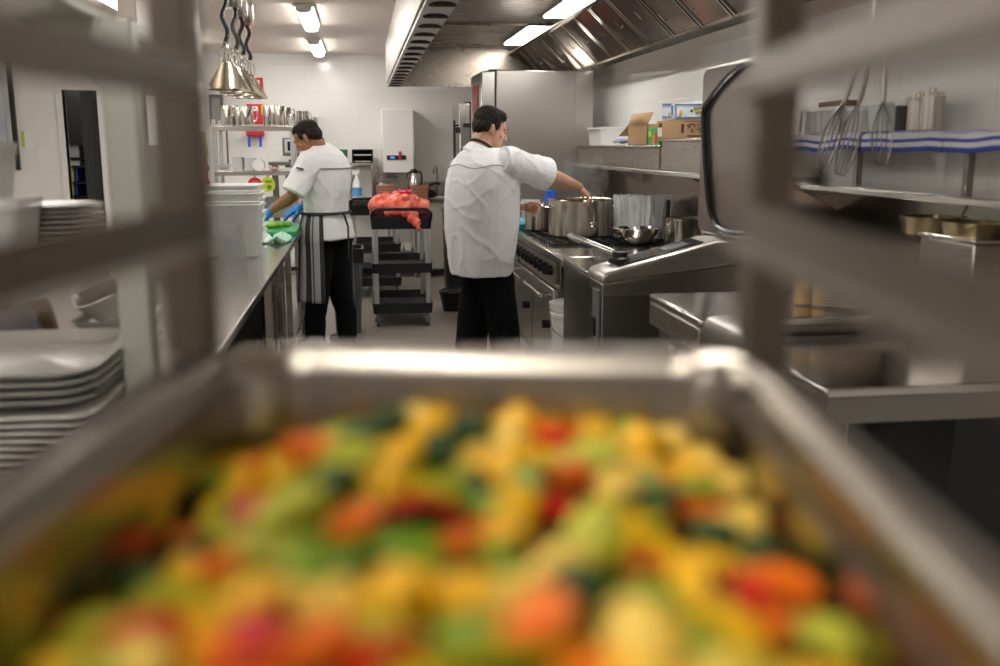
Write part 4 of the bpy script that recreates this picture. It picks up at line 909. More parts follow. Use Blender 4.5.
# items on second shelf
def shelf_item(u0, v0, u1, Y=8.1): a, b = at(u0,v0,Y=Y), at(u1,v0,Y=Y); return a.x, b.x, a.z
for i, (u0,v0,u1,m,lb) in enumerate(((217,164.5,230,CLEAR,'low clear food box on middle shelf beside the upright'), (232,157,243,FROST,'frosted tub with dark print on middle shelf'), (244,158,255,FROST,'second frosted tub on middle shelf beside round one'))):
    xa_, xb_, zt_ = shelf_item(u0,v0,u1); cx = (xa_+xb_)/2; hx = (xb_-xa_)/2
    t = thing('food_tub', lb, 'tub', (cx,8.15,z2))
    hh = zt_-z2
    obj('body', MB().loft([rrect(0,0,hx*.85,.08,.015,0), rrect(0,0,hx,.09,.015,hh), rrect(0,0,hx*.95,.085,.015,hh), rrect(0,0,hx*.8,.075,.015,.008)]), m, t, world=False)
    obj('crumpled_bag', MB().ball((0,0,hh*.55),(hx*.7,.06,hh*.45),14,8), mat('bag_grey',(.35,.34,.33),.5,bump=1,bscale=30,var=.5), t, world=False)
    if i: obj('lid', MB().loft([rrect(0,0,hx*1.04,.094,.015,hh), rrect(0,0,hx*1.04,.094,.015,hh+.008)]), WHITE, t, world=False)
xr_ = at(259,166,Y=8.1)
t = thing('round_tub', 'round white lidded tub lying on its side on middle shelf', 'tub', (xr_.x,8.1,z2))
obj('body', MB().cyl((0,-.05,.045),(0,.1,.045),.042,.045,28), FROST, t, world=False)
obj('lid', MB().cyl((0,-.062,.045),(0,-.048,.045),.046,.046,28), WHITE, t, world=False, bevel=.003)
t = thing('snack_tub', 'shallow clear tub of orange snacks on middle shelf', 'tub', (at(274,168,Y=8.1).x,8.1,z2))
obj('body', MB().loft([rrect(0,0,.035,.05,.01,0), rrect(0,0,.042,.058,.012,.03), rrect(0,0,.038,.054,.012,.03), rrect(0,0,.03,.045,.01,.004)]), CLEAR, t, world=False)
obj('contents', MB().ball((0,0,.014),(.032,.045,.014)), mat('snack_orange',(.6,.2,.05),.6,bump=.6,var=.4), t, world=False)
tag(obj('flat_tray', MB().loft([rrect(at(285,168,Y=8.15).x,8.2,.045,.12,.01,z2), rrect(at(285,168,Y=8.15).x,8.2,.05,.125,.01,z2+.018)]), WHITE), 'flat white tray on middle shelf near the cook\'s shoulder', 'tray')
# hanging labels
for i, (u, m, lb) in enumerate(((255, RED, 'round red and white label hanging under middle shelf'), (268, LIME, 'round lime green label hanging under middle shelf'))):
    c = at(u, 184.5, Y=7.98); r = 7*8/972
    o = obj('round_label', MB().cyl(c, c+Vector((0,.008,0)), r, n=28), m if i else PAPER); tag(o, lb, 'label')
    if i == 0:
        pts = [(math.cos(a)*r*.98, math.sin(a)*r*.98+.0) for a in [PI*k/14 for k in range(15)]]
        obj('red_half', MB().prism([(c.x+p[0], c.z+p[1]) for p in pts], 'y', c.y-.003, c.y-.0005), RED, o)
        obj('print', MB().bb(c.x-.03,c.x+.03,c.y-.003,c.y-.0005,c.z-.02,c.z-.012).bb(c.x-.025,c.x+.025,c.y-.003,c.y-.0005,c.z-.035,c.z-.028).bb(c.x-.02,c.x+.02,c.y-.006,c.y-.0035,c.z+.015,c.z+.025), [mat('print_pink',(.6,.2,.2),.6)], o)
    else:
        obj('print', MB().cyl(c+Vector((.01,-.003,-.02)), c+Vector((.01,-.0005,-.02)), .018, n=16).bb(c.x-.02,c.x+.03,c.y-.003,c.y-.0005,c.z+.015,c.z+.03), mat('print_dark_lime',(.15,.22,.03),.6), o)
    obj('hanger', MB().bb(c.x-.01,c.x+.01,c.y+.002,c.y+.006,c.z+r*.9,z2-.03), STEEL, o)
# monitor
mnx0, mnx1 = at(282,138,Y=8.9).x, at(312,138,Y=8.9).x; mz0, mz1 = at(290,156,Y=8.9).z, at(290,138,Y=8.9).z
mo = thing('pos_monitor', 'grey computer monitor on stand behind the aproned cook\'s face', 'monitor', ((mnx0+mnx1)/2, 8.95, 0)); mo.location.z = mz0-.05
obj('bezel', MB().bb(mnx0,mnx1,8.9,8.95,mz0,mz1), GREY, mo, bevel=.006)
obj('screen_border', MB().bb(mnx0+.02,mnx1-.02,8.893,8.9,mz0+.03,mz1-.012), mat('screen_pale',(.6,.6,.58),.3), mo)
obj('screen', MB().bb(mnx0+.045,mnx1-.045,8.889,8.893,mz0+.045,mz1-.03), mat('screen_black',(.03,.03,.032),.15), mo)
obj('stand', MB().bb((mnx0+mnx1)/2-.08,(mnx0+mnx1)/2+.08,8.88,9.05,mz0-.05,mz0-.03).bb((mnx0+mnx1)/2-.02,(mnx0+mnx1)/2+.02,8.93,8.96,mz0-.03,mz0+.02), GREY, mo, bevel=.004)
md = thing('side_table', 'grey steel stand carrying the computer monitor', 'stand', ((mnx0+mnx1)/2, 9.0, 0))
obj('table_top', MB().bb(mnx0-.12,mnx1+.02,8.82,9.2,mz0-.08,mz0-.05), STEELD, md, bevel=.003)
for x in (mnx0-.08, mnx1-.02):
    for y in (8.86, 9.16): obj('leg', MB().bb(x-.015,x+.015,y-.015,y+.015,0,mz0-.08), STEELD, md)
obj('drawer', MB().bb(mnx0+.02,mnx1-.02,8.84,9.15,mz0-.2,mz0-.08), GREY, md, bevel=.004)

# ------------------------------------------------------------------ heat lamps
bar = thing('lamp_track', 'steel ceiling track holding the retractable heat lamps', 'lamp track', (-.9, 7.0, ZC-.05))
obj('track_rail', MB().bb(-.93,-.87,5.9,8.2,ZC-.03,ZC-.0005), STEELP, bar, bevel=.004)
LAMPS = [(5.95,'nearest heat lamp, largest steel cone over the left bench'),(6.4,'second heat lamp cone behind the nearest one'),(6.85,'third heat lamp cone in the row over bench'),(7.3,'farthest heat lamp cone beside the upper red sign')]
LU = [(228.5,90),(238,93),(244,96),(250.5,98.5)]
lampst = mat('lamp_shade_steel', (.60,.55,.46), .2, 1, bump=.01)
for (yl, lb), (u, v) in zip(LAMPS, LU):
    p = at(u, v, Y=yl+.0); x, zl = p.x, p.z
    t = thing('heat_lamp', lb, 'heat lamp', (x, yl, zl), 'heat lamps over the left bench')
    obj('shade', MB().lathe([(.034,.155),(.036,.15),(.122,.006),(.123,0),(.118,0),(.032,.145)], n=40), lampst, t, world=False)
    nk = MB(); nk.lathe([(.02,.145),(.034,.15),(.034,.16),(.02,.165),(.02,.17)], n=24, cap=True)
    for k in range(4): a = k*PI/2+.4; nk.tube(spl([(math.cos(a)*.03,math.sin(a)*.03,.155),(math.cos(a)*.04,math.sin(a)*.04,.19),(math.cos(a)*.032,math.sin(a)*.032,.225),(math.cos(a)*.018,math.sin(a)*.018,.245)],4), .004, 6)
    nk.lathe([(0,.24),(.02,.24),(.02,.262),(.01,.27),(0,.27)], n=20)
    obj('lamp_neck', nk, CHROME, t, world=False)
    # coiled cord
    top = ZC-.19-zl; N_ = 260; pts = []
    for i in range(N_):
        s_ = i/(N_-1); a = s_*2*PI*26; zc_ = .27+(top-.27)*s_
        ox = .012*math.sin(s_*9+yl); oy = .01*math.cos(s_*7)
        ox += (-.9-x)*s_*.0
        pts.append(Vector((ox+.011*math.cos(a), oy+.011*math.sin(a), zc_)))
    obj('coiled_cord', MB().tube(pts, .0045, 5), BLACK, t, world=False)
    obj('ceiling_canister', MB().lathe([(0,top-.005),(.045,top-.005),(.048,top),(.048,top+.155),(0,top+.155)], n=28).bb(-.03,.03,-.02,.02,top+.15,top+.162), CHROME, t, world=False)
# papers on the partition
tag(obj('paper_notice', MB().bb(-.949,-.943,5.9,6.33,at(204,131,Y=6.1).z,at(204,80,Y=6.1).z), PAPER), 'white paper notice pinned on the steel partition', 'notice')
for i, (v0, v1, m, lb) in enumerate(((132,158,LIME,'yellow green tag hanging on the edge of the partition'),(158,172,mat('tag_red',(.75,.08,.15),.5),'upper red tag on the edge of the partition'),(175,186,mat('tag_red',(.75,.08,.15),.5),'lower red tag on the edge of the partition'))):
    zt_, zb_ = at(209,v0,Y=6.38).z, at(209,v1,Y=6.38).z
    tag(obj('wall_tag', MB().add([(-.948,6.32,zt_),(-.94,6.385,zb_+.02),(-.948,6.35,zb_)],[(0,1,2)]), m, solid=.004), lb, 'tag')
tag(obj('paper_notice', MB().bb(-.951,-.945,4.66,4.86,1.5,1.72), PAPER), 'white paper sheet on the near end of the partition', 'notice')

# ------------------------------------------------------------------ near left: serving gantry with plates
ga = thing('serving_gantry', 'pale steel serving gantry with overhead shelf standing on the left bench', 'serving gantry', (-.8, 1.9, .9))
GANT = mat('gantry_steel', (.50,.51,.44), .4, .5, bump=.03)
obj('post', MB().bb(-.492,-.43,2.02,2.09,.9,1.74), GANT, ga, bevel=.006)
obj('post', MB().bb(-1.2,-1.13,2.95,3.02,.9,1.74), GANT, ga, bevel=.006)
obj('post', MB().bb(-1.2,-1.13,1.88,1.95,.9,1.74), GANT, ga, bevel=.006)
obj('overhead_shelf', MB().bb(-1.22,-.5,1.7,3.05,1.74,1.765), GANT, ga, bevel=.004)
obj('bracket', MB().prism([(-.492,1.60),(-.492,1.74),(-.64,1.74)],'y',2.035,2.07), GANT, ga)
SZ = at(60,243,Y=2.3).z
obj('middle_shelf', MB().bb(-1.22,-.52,1.95,2.75,SZ-.02,SZ), STEEL, ga, bevel=.003)
hl_ = thing('shelf_box', 'grey steel tray of utensils on the gantry overhead shelf', 'tray', (-.85, 2.0, 1.765))
obj('tray', MB().loft([rrect(0,0,.25,.2,.03,0), rrect(0,0,.27,.22,.03,.06), rrect(0,0,.26,.21,.03,.06), rrect(0,0,.24,.19,.03,.01)]), STEEL, hl_, world=False)
# plates on middle shelf
plates(8, at(106,240,Y=2.3).x-.125, 2.30, SZ, .125, .0105, 'grey white dinner plate in the stack on the gantry middle shelf', 'plate', 'dinner plates on the gantry middle shelf', mat('plate_grey',(.5,.48,.44),.2,bump=.02))
def white_tub(x, y, z, hx, hy, h, label):
    t = thing('white_container', label, 'container', (x,y,z))
    obj('body', MB().loft([rrect(0,0,hx*.88,hy*.88,.03,0), rrect(0,0,hx,hy,.03,h), rrect(0,0,hx*1.05,hy*1.05,.03,h), rrect(0,0,hx*1.05,hy*1.05,.03,h+.012)]), FROST, t, world=False)
    obj('lid', MB().loft([rrect(0,0,hx*1.06,hy*1.06,.03,h+.012), rrect(0,0,hx*1.06,hy*1.06,.03,h+.022)]), WHITE, t, world=False)
white_tub(at(38,240,Y=2.08).x-.10, 2.08, SZ+.001, .09, .09, .09, 'large frosted container on the gantry middle shelf in front of plates')
white_tub(at(30,240,Y=2.08).x-.10, 2.09, SZ+.1135, .07, .07, .085, 'smaller frosted container stacked on the large one')
# on bench: ribbed stack of trays + white platters
gn = obj('oven_tray', MB().loft([rrect(0,0,.15,.24,.04,0), rrect(0,0,.16,.25,.04,.008), rrect(0,0,.172,.262,.045,.009), rrect(0,0,.172,.262,.045,.012), rrect(0,0,.155,.245,.04,.011), rrect(0,0,.145,.235,.04,.003)]), mat('tray_grey_white',(.68,.66,.62),.4,bump=.03), world=False)
gn.location = (-.70, 1.90, .9); tag(gn, 'pale tray in the ribbed stack under the white platters', 'tray', 'pale trays stacked on the left bench')
gx = -.495-.172; gn.location = (gx, 2.04, .9)
for i in range(1, 9):
    c = gn.copy(); COL.objects.link(c); c.location = (gx+random.uniform(-.003,.003), 2.04+random.uniform(-.003,.003), .9+i*.0135)
pf = obj('white_platter', MB().loft([rrect(0,0,.14,.18,.06,0), rrect(0,0,.17,.22,.07,.018), rrect(0,0,.175,.225,.07,.021), rrect(0,0,.165,.215,.065,.019), rrect(0,0,.13,.17,.05,.005)]), CERAM, world=False)
px_ = -.495-.175; pf.location = (px_, 2.03, 1.022); tag(pf, 'white rounded platter in the stack on pale trays', 'platter', 'white platters on the pale trays')
for i in range(1, 4):
    c = pf.copy(); COL.objects.link(c); c.location = (px_+random.uniform(-.004,.004), 2.03+random.uniform(-.004,.004), 1.022+i*.017)
# bowls on platters, tilted white dish, packages
wbwl = obj('white_dish', MB().loft([rrect(0,0,.05,.09,.03,0), rrect(0,0,.085,.13,.04,.06), rrect(0,0,.08,.125,.04,.06), rrect(0,0,.045,.085,.03,.006)]), CERAM, world=False)
wbwl.location = (-.60, 2.47, .905); tag(wbwl, 'deep white dish, lowest of the stack behind the platters', 'dish', 'deep white dishes behind the platters')
for i in range(1, 5): c = wbwl.copy(); COL.objects.link(c); c.location = (-.60, 2.47, .905+i*.032); c['label'] = 'deep white dish in the stack behind the platters'
wbwl['label'] = 'deep white dish in the stack behind the platters'
td = wbwl.copy(); COL.objects.link(td); td.location = (-.60,2.47,1.10); td.rotation_euler = (0,-.35,.3); td['label'] = 'tilted white dish on top of the deep dishes'; del td['group']
for i, (u, y, rot, m, lb) in enumerate(((8,2.42,(.1,-.35,.1),mat('pack_blue',(.02,.16,.32),.35,bump=.1),'dark blue food package leaning behind the platters'), (22,2.36,(.1,-.30,.3),mat('pack_lilac',(.42,.42,.5),.4,bump=.1),'lilac food package leaning behind the platters'), (38,2.44,(.1,-.2,-.2),mat('pack_tan',(.45,.32,.16),.4,bump=.1),'tan food package leaning behind the platters'))):
    o = obj('food_package', MB().box((0,0,0),(.11,.04,.22)), m, world=False, bevel=.012, seg=3); o.location = (at(u,320,Y=y).x, y, 1.02); o.rotation_euler = rot; tag(o, lb, 'package')

# ------------------------------------------------------------------ rack & food tray (near the lens)
RA = math.radians(-10.1)
RT = Matrix.Rotation(RA, 3, 'Z')
def rk(x, y, z=0): return RT @ Vector((x, y, 0)) + Vector((0,0,z))
rk_ = thing('tray_rack', 'tall stainless tray rack with angle runners framing the view', 'tray rack', (0,0,0), rz=RA)
RACKM = steel('steel_rack', (.27,.24,.205), .40, stretch=(20,20,1))
XLp, XRp = -.209, .142
for (x, y) in ((XLp-.008,.60),(XRp,.60),(XLp-.008,-.12),(XRp,-.12)):
    w = .0135
    p_ = obj('post', MB().bb(x-w,x+w,y-.014,y+.014,.12,2.0), steel('steel_rack_post_shaded', (.23,.195,.16), .42, stretch=(20,20,1)), rk_, world=False, bevel=.003)  # darker than the runners: dark reflections put into the post colour
    c = obj('castor', MB().bb(x-.012,x+.012,y-.02,y+.02,.06,.12), STEELD, rk_, world=False)
    obj('wheel', MB().cyl((x-.014,y,.045),(x+.014,y,.045),.045,n=20), RUBBER, c, world=False)
for z in (1.713,1.628,1.543,1.458,1.373,1.288,1.203,1.118,1.033,.948,.5,.3):
    for s, x in ((-1,XLp+.0065),(1,XRp-.0135)):
        x_in = x - s*.018
        prof = [(x,z-.017),(x,z+.007),(x-s*.0018,z+.007),(x-s*.0018,z-.0155),(x_in,z-.0155),(x_in,z-.017)]
        obj('runner', MB().prism(prof, 'y', -.12, .60), RACKM, rk_, world=False)
obj('cross_bar', MB().bb(XLp,XRp,.588,.612,.13,.16).bb(XLp,XRp,-.132,-.108,.13,.16).bb(XLp,XRp,.588,.612,1.97,2.0).bb(XLp,XRp,-.132,-.108,1.97,2.0), RACKM, rk_, world=False, bevel=.003)

tx, ty = -.027, .31; ZT = 1.379
ft = thing('food_tray', 'deep stainless tray of chopped mixed vegetables on the rack runners', 'tray', (0,0,0), rz=RA)
HX, HY = .163, .265
tm = MB()
prof = [(0,-.010),(.0,0.0),(.004,.002),(.012,.002),(.016,-.002),(.020,-.012),(.024,-.09),(.034,-.1)]
rings = [rrect(tx, ty, HX-i, HY-i, max(.05-i*.6,.02), ZT+z, 8) for i, z in prof]
inner = [rrect(tx, ty, HX-i-.0012, HY-i-.0012, max(.05-i*.6,.02), ZT+z-.0012, 8) for i, z in prof]
tm.loft(rings, cap=False); o0 = len(tm.v)
tm.add(rings[-1], [tuple(range(len(rings[-1])))])
obj('pan', tm, steel('tray_steel', (.40,.36,.305), .24, stretch=(3,3,3), bump=.02), ft, world=False, solid=.0012)

# vegetables
def height(x, y):
    ex = min((HX-.02)-abs(x-tx), .08)/.08; ey = min((HY-.02)-abs(y-ty), .07)/.07
    return ZT-.068 + .040*max(0,min(1,ex))**.8*max(0,min(1,ey))**.8 + .006*noise.noise(Vector((x*14,y*14,0)))
vb = MB().grid(lambda u, v: Vector((tx+(u-.5)*2*(HX-.024), ty+(v-.5)*2*(HY-.024), height(tx+(u-.5)*2*(HX-.024), ty+(v-.5)*2*(HY-.024))-.019)), 50, 80)
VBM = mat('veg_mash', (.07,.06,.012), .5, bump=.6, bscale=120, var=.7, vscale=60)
vbo = obj('vegetable_mix', vb, VBM, world=False); vbo.rotation_euler = (0,0,RA)
tag(vbo, 'finely chopped mixed vegetables filling the steel tray beneath larger pieces', 'vegetable mix', kind='stuff')
def vmat(n, c): return mat(n, c, .36, bump=.3, bscale=150, var=.25, vscale=60, sss=0, spec=.3)
VY = vmat('veg_yellow',(.86,.45,.008)); VG = vmat('veg_green',(.16,.28,.012)); VR = vmat('veg_red',(.55,.012,.008)); VO = vmat('veg_orange',(.85,.16,.006)); VC = vmat('veg_cream',(.78,.52,.08)); VD = vmat("veg_dark_green",(.02,.06,.01)); VL = vmat('veg_lime',(.38,.38,.012))
def strip_mesh(L_, w, t_, curl):
    def ring(s_):
        a = (s_-.5)*curl; c = Vector((math.sin(a)*L_/curl, 0, math.cos(a)*L_/curl-L_/curl)); up = Vector((math.sin(a),0,math.cos(a)))
        return [c+up*t_/2+Vector((0,w/2,0)), c+up*t_/2-Vector((0,w/2,0)), c-up*t_/2-Vector((0,w/2,0)), c-up*t_/2+Vector((0,w/2,0))]
    return MB().loft([ring(i/8) for i in range(9)])
def half_moon(r, t_):
    return MB().prism([(r*math.cos(a), r*math.sin(a)) for a in [PI*i/10 for i in range(11)]], 'z', -t_/2, t_/2)
def chunk(r, seed):
    m = MB(); m.ball((0,0,0), (r, r*.8, r*.7), 12, 8); 
    for v in m.v: v += v.normalized()*r*.35*noise.noise(v*70+Vector((seed,0,0)))
    return m
def floret(r):
    m = MB().use(1).cyl((0,0,-r), (0,0,0), r*.3, r*.45, 10).use(0)
    for i in range(9):
        a = i*2.4; q = r*.5*math.sqrt(i/9); m.ball((math.cos(a)*q, math.sin(a)*q, r*.35-q*.4), r*.38, 8, 6)
    return m
kinds = [
 ('pepper_strip', 'glossy yellow pepper strip in the tray', 'pepper', 'yellow pepper strips in the tray', lambda: strip_mesh(.05,.016,.006,1.4), [VY], 40),
 ('pepper_strip', 'glossy red pepper strip in the tray', 'pepper', 'red pepper strips in the tray', lambda: strip_mesh(.045,.017,.006,1.6), [VR], 26),
 ('pepper_strip', 'bright green pepper strip in the tray', 'pepper', 'green pepper strips in the tray', lambda: strip_mesh(.05,.015,.006,1.3), [VG], 46),
 ('zucchini_slice', 'lime edged half slice of zucchini in the tray', 'zucchini', 'zucchini slices in the tray', lambda: half_moon(.024,.009), [VL], 44),
 ('carrot_slice', 'orange half slice of carrot in the tray', 'carrot', 'carrot slices in the tray', lambda: half_moon(.020,.010), [VO], 34),
 ('potato_chunk', 'creamy yellow potato chunk in the tray', 'potato', 'potato chunks in the tray', lambda: chunk(.021, 3), [VC], 26),
 ('squash_chunk', 'golden yellow squash chunk in the tray', 'squash', 'squash chunks in the tray', lambda: chunk(.019, 9), [VY], 40),
 ('broccoli_floret', 'dark green broccoli floret in the tray', 'broccoli', 'broccoli florets in the tray', lambda: floret(.020), [VD, VL], 30),
]
deck = []
for k in kinds:
    src = obj(k[0], k[4](), k[5], world=False, smooth=50); tag(src, *k[1:4]); deck += [src]*k[6]
    src['used'] = 0
random.shuffle(deck)
# placement grid, jittered
cells = []
nx, ny = 13, 22
for j in range(ny):
    for i in range(nx):
        cells.append((tx+(i+.5+random.uniform(-.35,.35)-nx/2)/nx*2*(HX-.032), ty+(j+.5+random.uniform(-.35,.35)-ny/2)/ny*2*(HY-.034)))
cells.sort(key=lambda c: -c[1])
for i, (x, y) in enumerate(cells[:len(deck)]):
    # red and green accents cluster
    s_ = deck[i]
    if s_['used'] == 0: o = s_
    else: o = s_.copy(); COL.objects.link(o)
    s_['used'] = 1; o['used'] = 1
    p = rk(x, y, height(x,y)+random.uniform(-.004,.008)); o.location = p
    o.rotation_euler = (random.uniform(-.5,.5), random.uniform(-.5,.5), random.uniform(0,6.28))
    o.scale = [random.uniform(.62,.86)]*3
for o in COL.objects:
    if 'used' in o: del o['used']

# ------------------------------------------------------------------ people
def V3(*a): return Vector(a)
def limb(mb, pts, rad, n=14):
    mb.tube(pts, list(rad), n)
    mb.ball(pts[0], rad[0]*.99, 12, 8); mb.ball(pts[-1], rad[-1]*.99, 12, 8)
def ering(c, r, f, a, b, n=32, p=2.3):
    out = []
    for i in range(n):
        t = 2*PI*i/n; cs, sn = math.cos(t), math.sin(t); k = (abs(cs)**p+abs(sn)**p)**(-1/p)
        out.append(c + f*b*cs*k + r*a*sn*k)
    return out
def frame(F_, U_):
    F_ = Vector(F_).normalized(); U_ = Vector(U_); U_ = (U_ - F_*U_.dot(F_)).normalized(); R_ = F_.cross(U_)
    return Matrix((R_, F_, U_)).transposed()
def head(mb, C_, M):
    def P(x, y, z): return C_ + M @ V3(x, y, z)
    mb.ball(P(0,-.012,.028), (.075,.095,.088), 20, 14, M)
    mb.ball(P(0,.032,-.035), (.060,.058,.082), 18, 12, M)
    mb.ball(P(0,.045,-.085), (.044,.044,.032), 14, 10, M)
    mb.ball(P(0,.078,-.100), (.018,.014,.014), 12, 8, M)
    mb.tube([P(0,.084,.012), P(0,.095,-.018), P(0,.105,-.037)], [.008,.010,.012], 10)
    mb.ball(P(0,.103,-.040), (.014,.013,.012), 10, 8, M)
    for s in (-1,1):
        mb.ball(P(s*.011,.100,-.043), (.008,.010,.008), 8, 6, M)
        mb.ball(P(s*.028,.079,.014), (.027,.013,.009), 10, 8, M)
        mb.ball(P(s*.038,.058,-.030), (.024,.026,.022), 10, 8, M)
        mb.ball(P(s*.030,.076,-.003), (.012,.010,.009), 10, 8, M)
        E = M @ Euler((.15,0,s*-.35)).to_matrix()
        mb.ball(P(s*.076,-.008,-.012), (.007,.019,.032), 12, 8, E)
        mb.ball(P(s*.071,.0,-.035), (.008,.010,.012), 8, 6, M)
    mb.ball(P(0,.090,-.067), (.023,.010,.006), 10, 6, M)
    mb.ball(P(0,.088,-.077), (.019,.010,.007), 10, 6, M)
def hair(name, C_, M, parent, k=1):
    mb = MB()
    def P(x, y, z): return C_ + M @ V3(x, y, z)
    mb.ball(P(0,-.022,.044), (.081*k,.098*k,.080*k), 22, 16, M)
    mb.ball(P(0,.018,.072), (.064*k,.060*k,.046*k), 18, 12, M)
    mb.ball(P(0,-.062,-.005), (.070,.055,.062), 18, 12, M)
    for s in (-1,1):
        mb.ball(P(s*.072,.016,.018), (.010,.022,.030), 10, 8, M)
        mb.ball(P(s*.072,-.045,.0), (.012,.03,.04), 10, 8, M)
    return blob(name, mb, [HAIR], .005, 3, parent, lambda c, n: .003*noise.noise(Vector(c)*70)+.002*noise.noise(Vector(c)*160))
def hand(mb, W, D, N, thumb_side, curl=(.5,.6,.5), grow=0, spread=.0, thumb=(.75,.6,-.25)):
    D = Vector(D).normalized(); N = Vector(N); N = (N-D*N.dot(D)).normalized(); T = N.cross(D)*thumb_side
    q = [ (0,.026,.020),(.03,.034,.017),(.06,.041,.015),(.088,.040,.012) ]
    rings = [ering(W+D*d, T, N, a+grow, b+grow, 18, 2.6) for d, a, b in q]; mb.loft(rings)
    mb.ball(W, (.024+grow), 10, 8); mb.ball(W+D*.035+T*.022-N*.008, .018+grow, 10, 8)
    for k, (off, L_) in enumerate(((.031,.070),(.011,.078),(-.010,.073),(-.030,.058))):
        p = W+D*.080+T*off; a = 0; pts = [p-D*.02, p]; d = (D+T*off*spread*8).normalized()
        for j, fr_ in enumerate((.45,.30,.25)):
            a += curl[j]*(1+.12*k); v = d*math.cos(a) - N*math.sin(a); p = p+v*L_*fr_*1.05; pts.append(p)
        limb(mb, pts, [.0095+grow,.0095+grow,.009+grow,.0082+grow,.0072+grow], 8)
    p0 = W+D*.022+T*.026-N*.006; v = (T*thumb[0]+D*thumb[1]+N*thumb[2]).normalized(); p1 = p0+v*.042; v2 = (D*.9+T*.25-N*.45).normalized(); p2 = p1+v2*.032; p3 = p2+(v2-N*.2).normalized()*.02
    limb(mb, [p0,p1,p2,p3], [.014+grow,.0115+grow,.0105+grow,.0085+grow], 8)
def folds(amp, seed, zz=6):
    def rg(p, k): return max(0, 1-abs(noise.noise(p))*k)**2
    def fn(c, n_):
        c = Vector(c)
        a = noise.noise(V3(c.x*5+seed, c.y*5, c.z*zz*.6))
        b = rg(V3((c.x+c.z*.9)*6+seed, c.y*6, (c.z-c.x*.9)*2.2), 4.5); e = rg(V3((c.x-c.z*.7)*7, c.y*7+seed, (c.z+c.x)*2.5), 5)
        return amp*(.9*a + .32*b + .28*e - .15)
    return fn
def eyes(C_, M, parent):
    for s in (-1,1):
        obj('eye', MB().use(0).ball(C_+M@V3(s*.030,.083,-.004),(.011,.008,.006),12,8,M).use(1).ball(C_+M@V3(s*.030,.090,-.005),(.005,.003,.005),10,6,M), [mat('eye_white',(.55,.5,.46),.2), mat('eye_dark',(.02,.01,.008),.2)], parent)
        obj('eyebrow', MB().tube([C_+M@V3(s*.014,.092,.013), C_+M@V3(s*.030,.091,.020), C_+M@V3(s*.048,.078,.014)], [.003,.0042,.002], 6), HAIR, parent)

# ---- nearest cook (stirring the pot)
h = math.radians(55); fw = V3(math.sin(h), math.cos(h), 0); rt = V3(math.cos(h), -math.sin(h), 0); Z = V3(0,0,1)
O1 = V3(.745, 5.8, 0); S = 5.8/F
c1 = thing('person', 'person in white jacket and black trousers stirring the large stock pot', 'person', tuple(O1))
rows = [(150,466,507),(156,459,513),(163,453,517),(172,449.5,519),(185,447.5,518.5),(204,447,517),(230,448,516),(255,449.5,514),(274,451.5,511.5)]
TR = []
for v, l_, r_ in rows:
    c = at((l_+r_)/2, v, Y=5.8); w = (r_-l_)/2*S; b = w/1.089
    TR.append((c, b*1.25, b))
def torso_at(TR, z):
    for (c0,a0,b0),(c1_,a1,b1) in zip(TR, TR[1:]):
        if c0.z >= z >= c1_.z:
            t = (c0.z-z)/(c0.z-c1_.z); return c0.lerp(c1_, t), a0+(a1-a0)*t, b0+(b1-b0)*t
    return TR[0] if z > TR[0][0].z else TR[-1]
sR, eR, wR = at(511,163,Y=5.66), at(549,176,Y=5.80), at(579,187,Y=5.99)
sL = O1 - rt*.17 + Z*1.385; eL = O1 + fw*.10 - rt*.24 + Z*1.12; wL = at(521,206.5,Y=6.06)
C1 = at(491,127.5,Y=5.86); M1 = frame((.95,.12,-.30), (.32,.0,.95))
bm_ = MB(); head(bm_, C1, M1)
nb_ = at(480,150,Y=5.82)
limb(bm_, [C1+M1@V3(0,-.03,-.05), (C1+M1@V3(0,-.035,-.08)).lerp(nb_,.4), nb_], [.058,.060,.072])
tor = [ering(c, rt, fw, a*.82, b*.80) for c, a, b in TR if c.z > .8]; bm_.loft(tor)
hipz = .95
for s, ft_ in ((1, O1+rt*.12+fw*.05), (-1, O1-rt*.12-fw*.04)):
    hp_ = O1+rt*s*.09+Z*.92; kn_ = hp_.lerp(ft_,.5)+fw*.02; kn_.z = .5
    limb(bm_, [hp_, kn_, ft_+Z*.09], [.085,.06,.036]); limb(bm_, [ft_+Z*.05-fw*.04, ft_+Z*.04+fw*.10], [.032,.024])
limb(bm_, [sR, eR, wR], [.062,.052,.030]); bm_.tube([eR, eR.lerp(wR,.3), eR.lerp(wR,.8), wR], [.050,.050,.034,.029], 14)
limb(bm_, [sL, eL, wL], [.060,.050,.030])
hand(bm_, wR, (.70,.05,-.62), (.55,-.25,.70), 1, (.55,.6,.5))
hand(bm_, wL, (.95,.10,-.12), (-.05,.75,.55), -1, (.7,.8,.6))
b1 = blob('body', bm_, [SKIN1], .005, 3, c1)
jm = MB()
rings = [ering(TR[0][0]+V3(.005,0,.012), rt, fw, TR[0][1]*.62, TR[0][2]*.62)]+[ering(c, rt, fw, a, b) for c, a, b in TR]
jm.loft(rings)
jm.tube([at(484,147,Y=5.82), at(480,156,Y=5.82)], [.082,.12], 20)
se = sR.lerp(eR, .90); jm.tube([sR-(eR-sR)*.25, sR, sR.lerp(eR,.5), se], [.082,.092,.090,.104], 20)
jm.ball(sR, .098, 14, 10); jm.tube([sL-(eL-sL)*.1, sL, sL.lerp(eL,.5), sL.lerp(eL,.85)], [.07,.09,.088,.090], 18); jm.ball(sL, .09, 14, 10)
blob('jacket', jm, [JACKET], .007, 2, c1, folds(.013, 3))
sm2 = MB(); pts = []
cz = at(475,166,Y=5.8).z
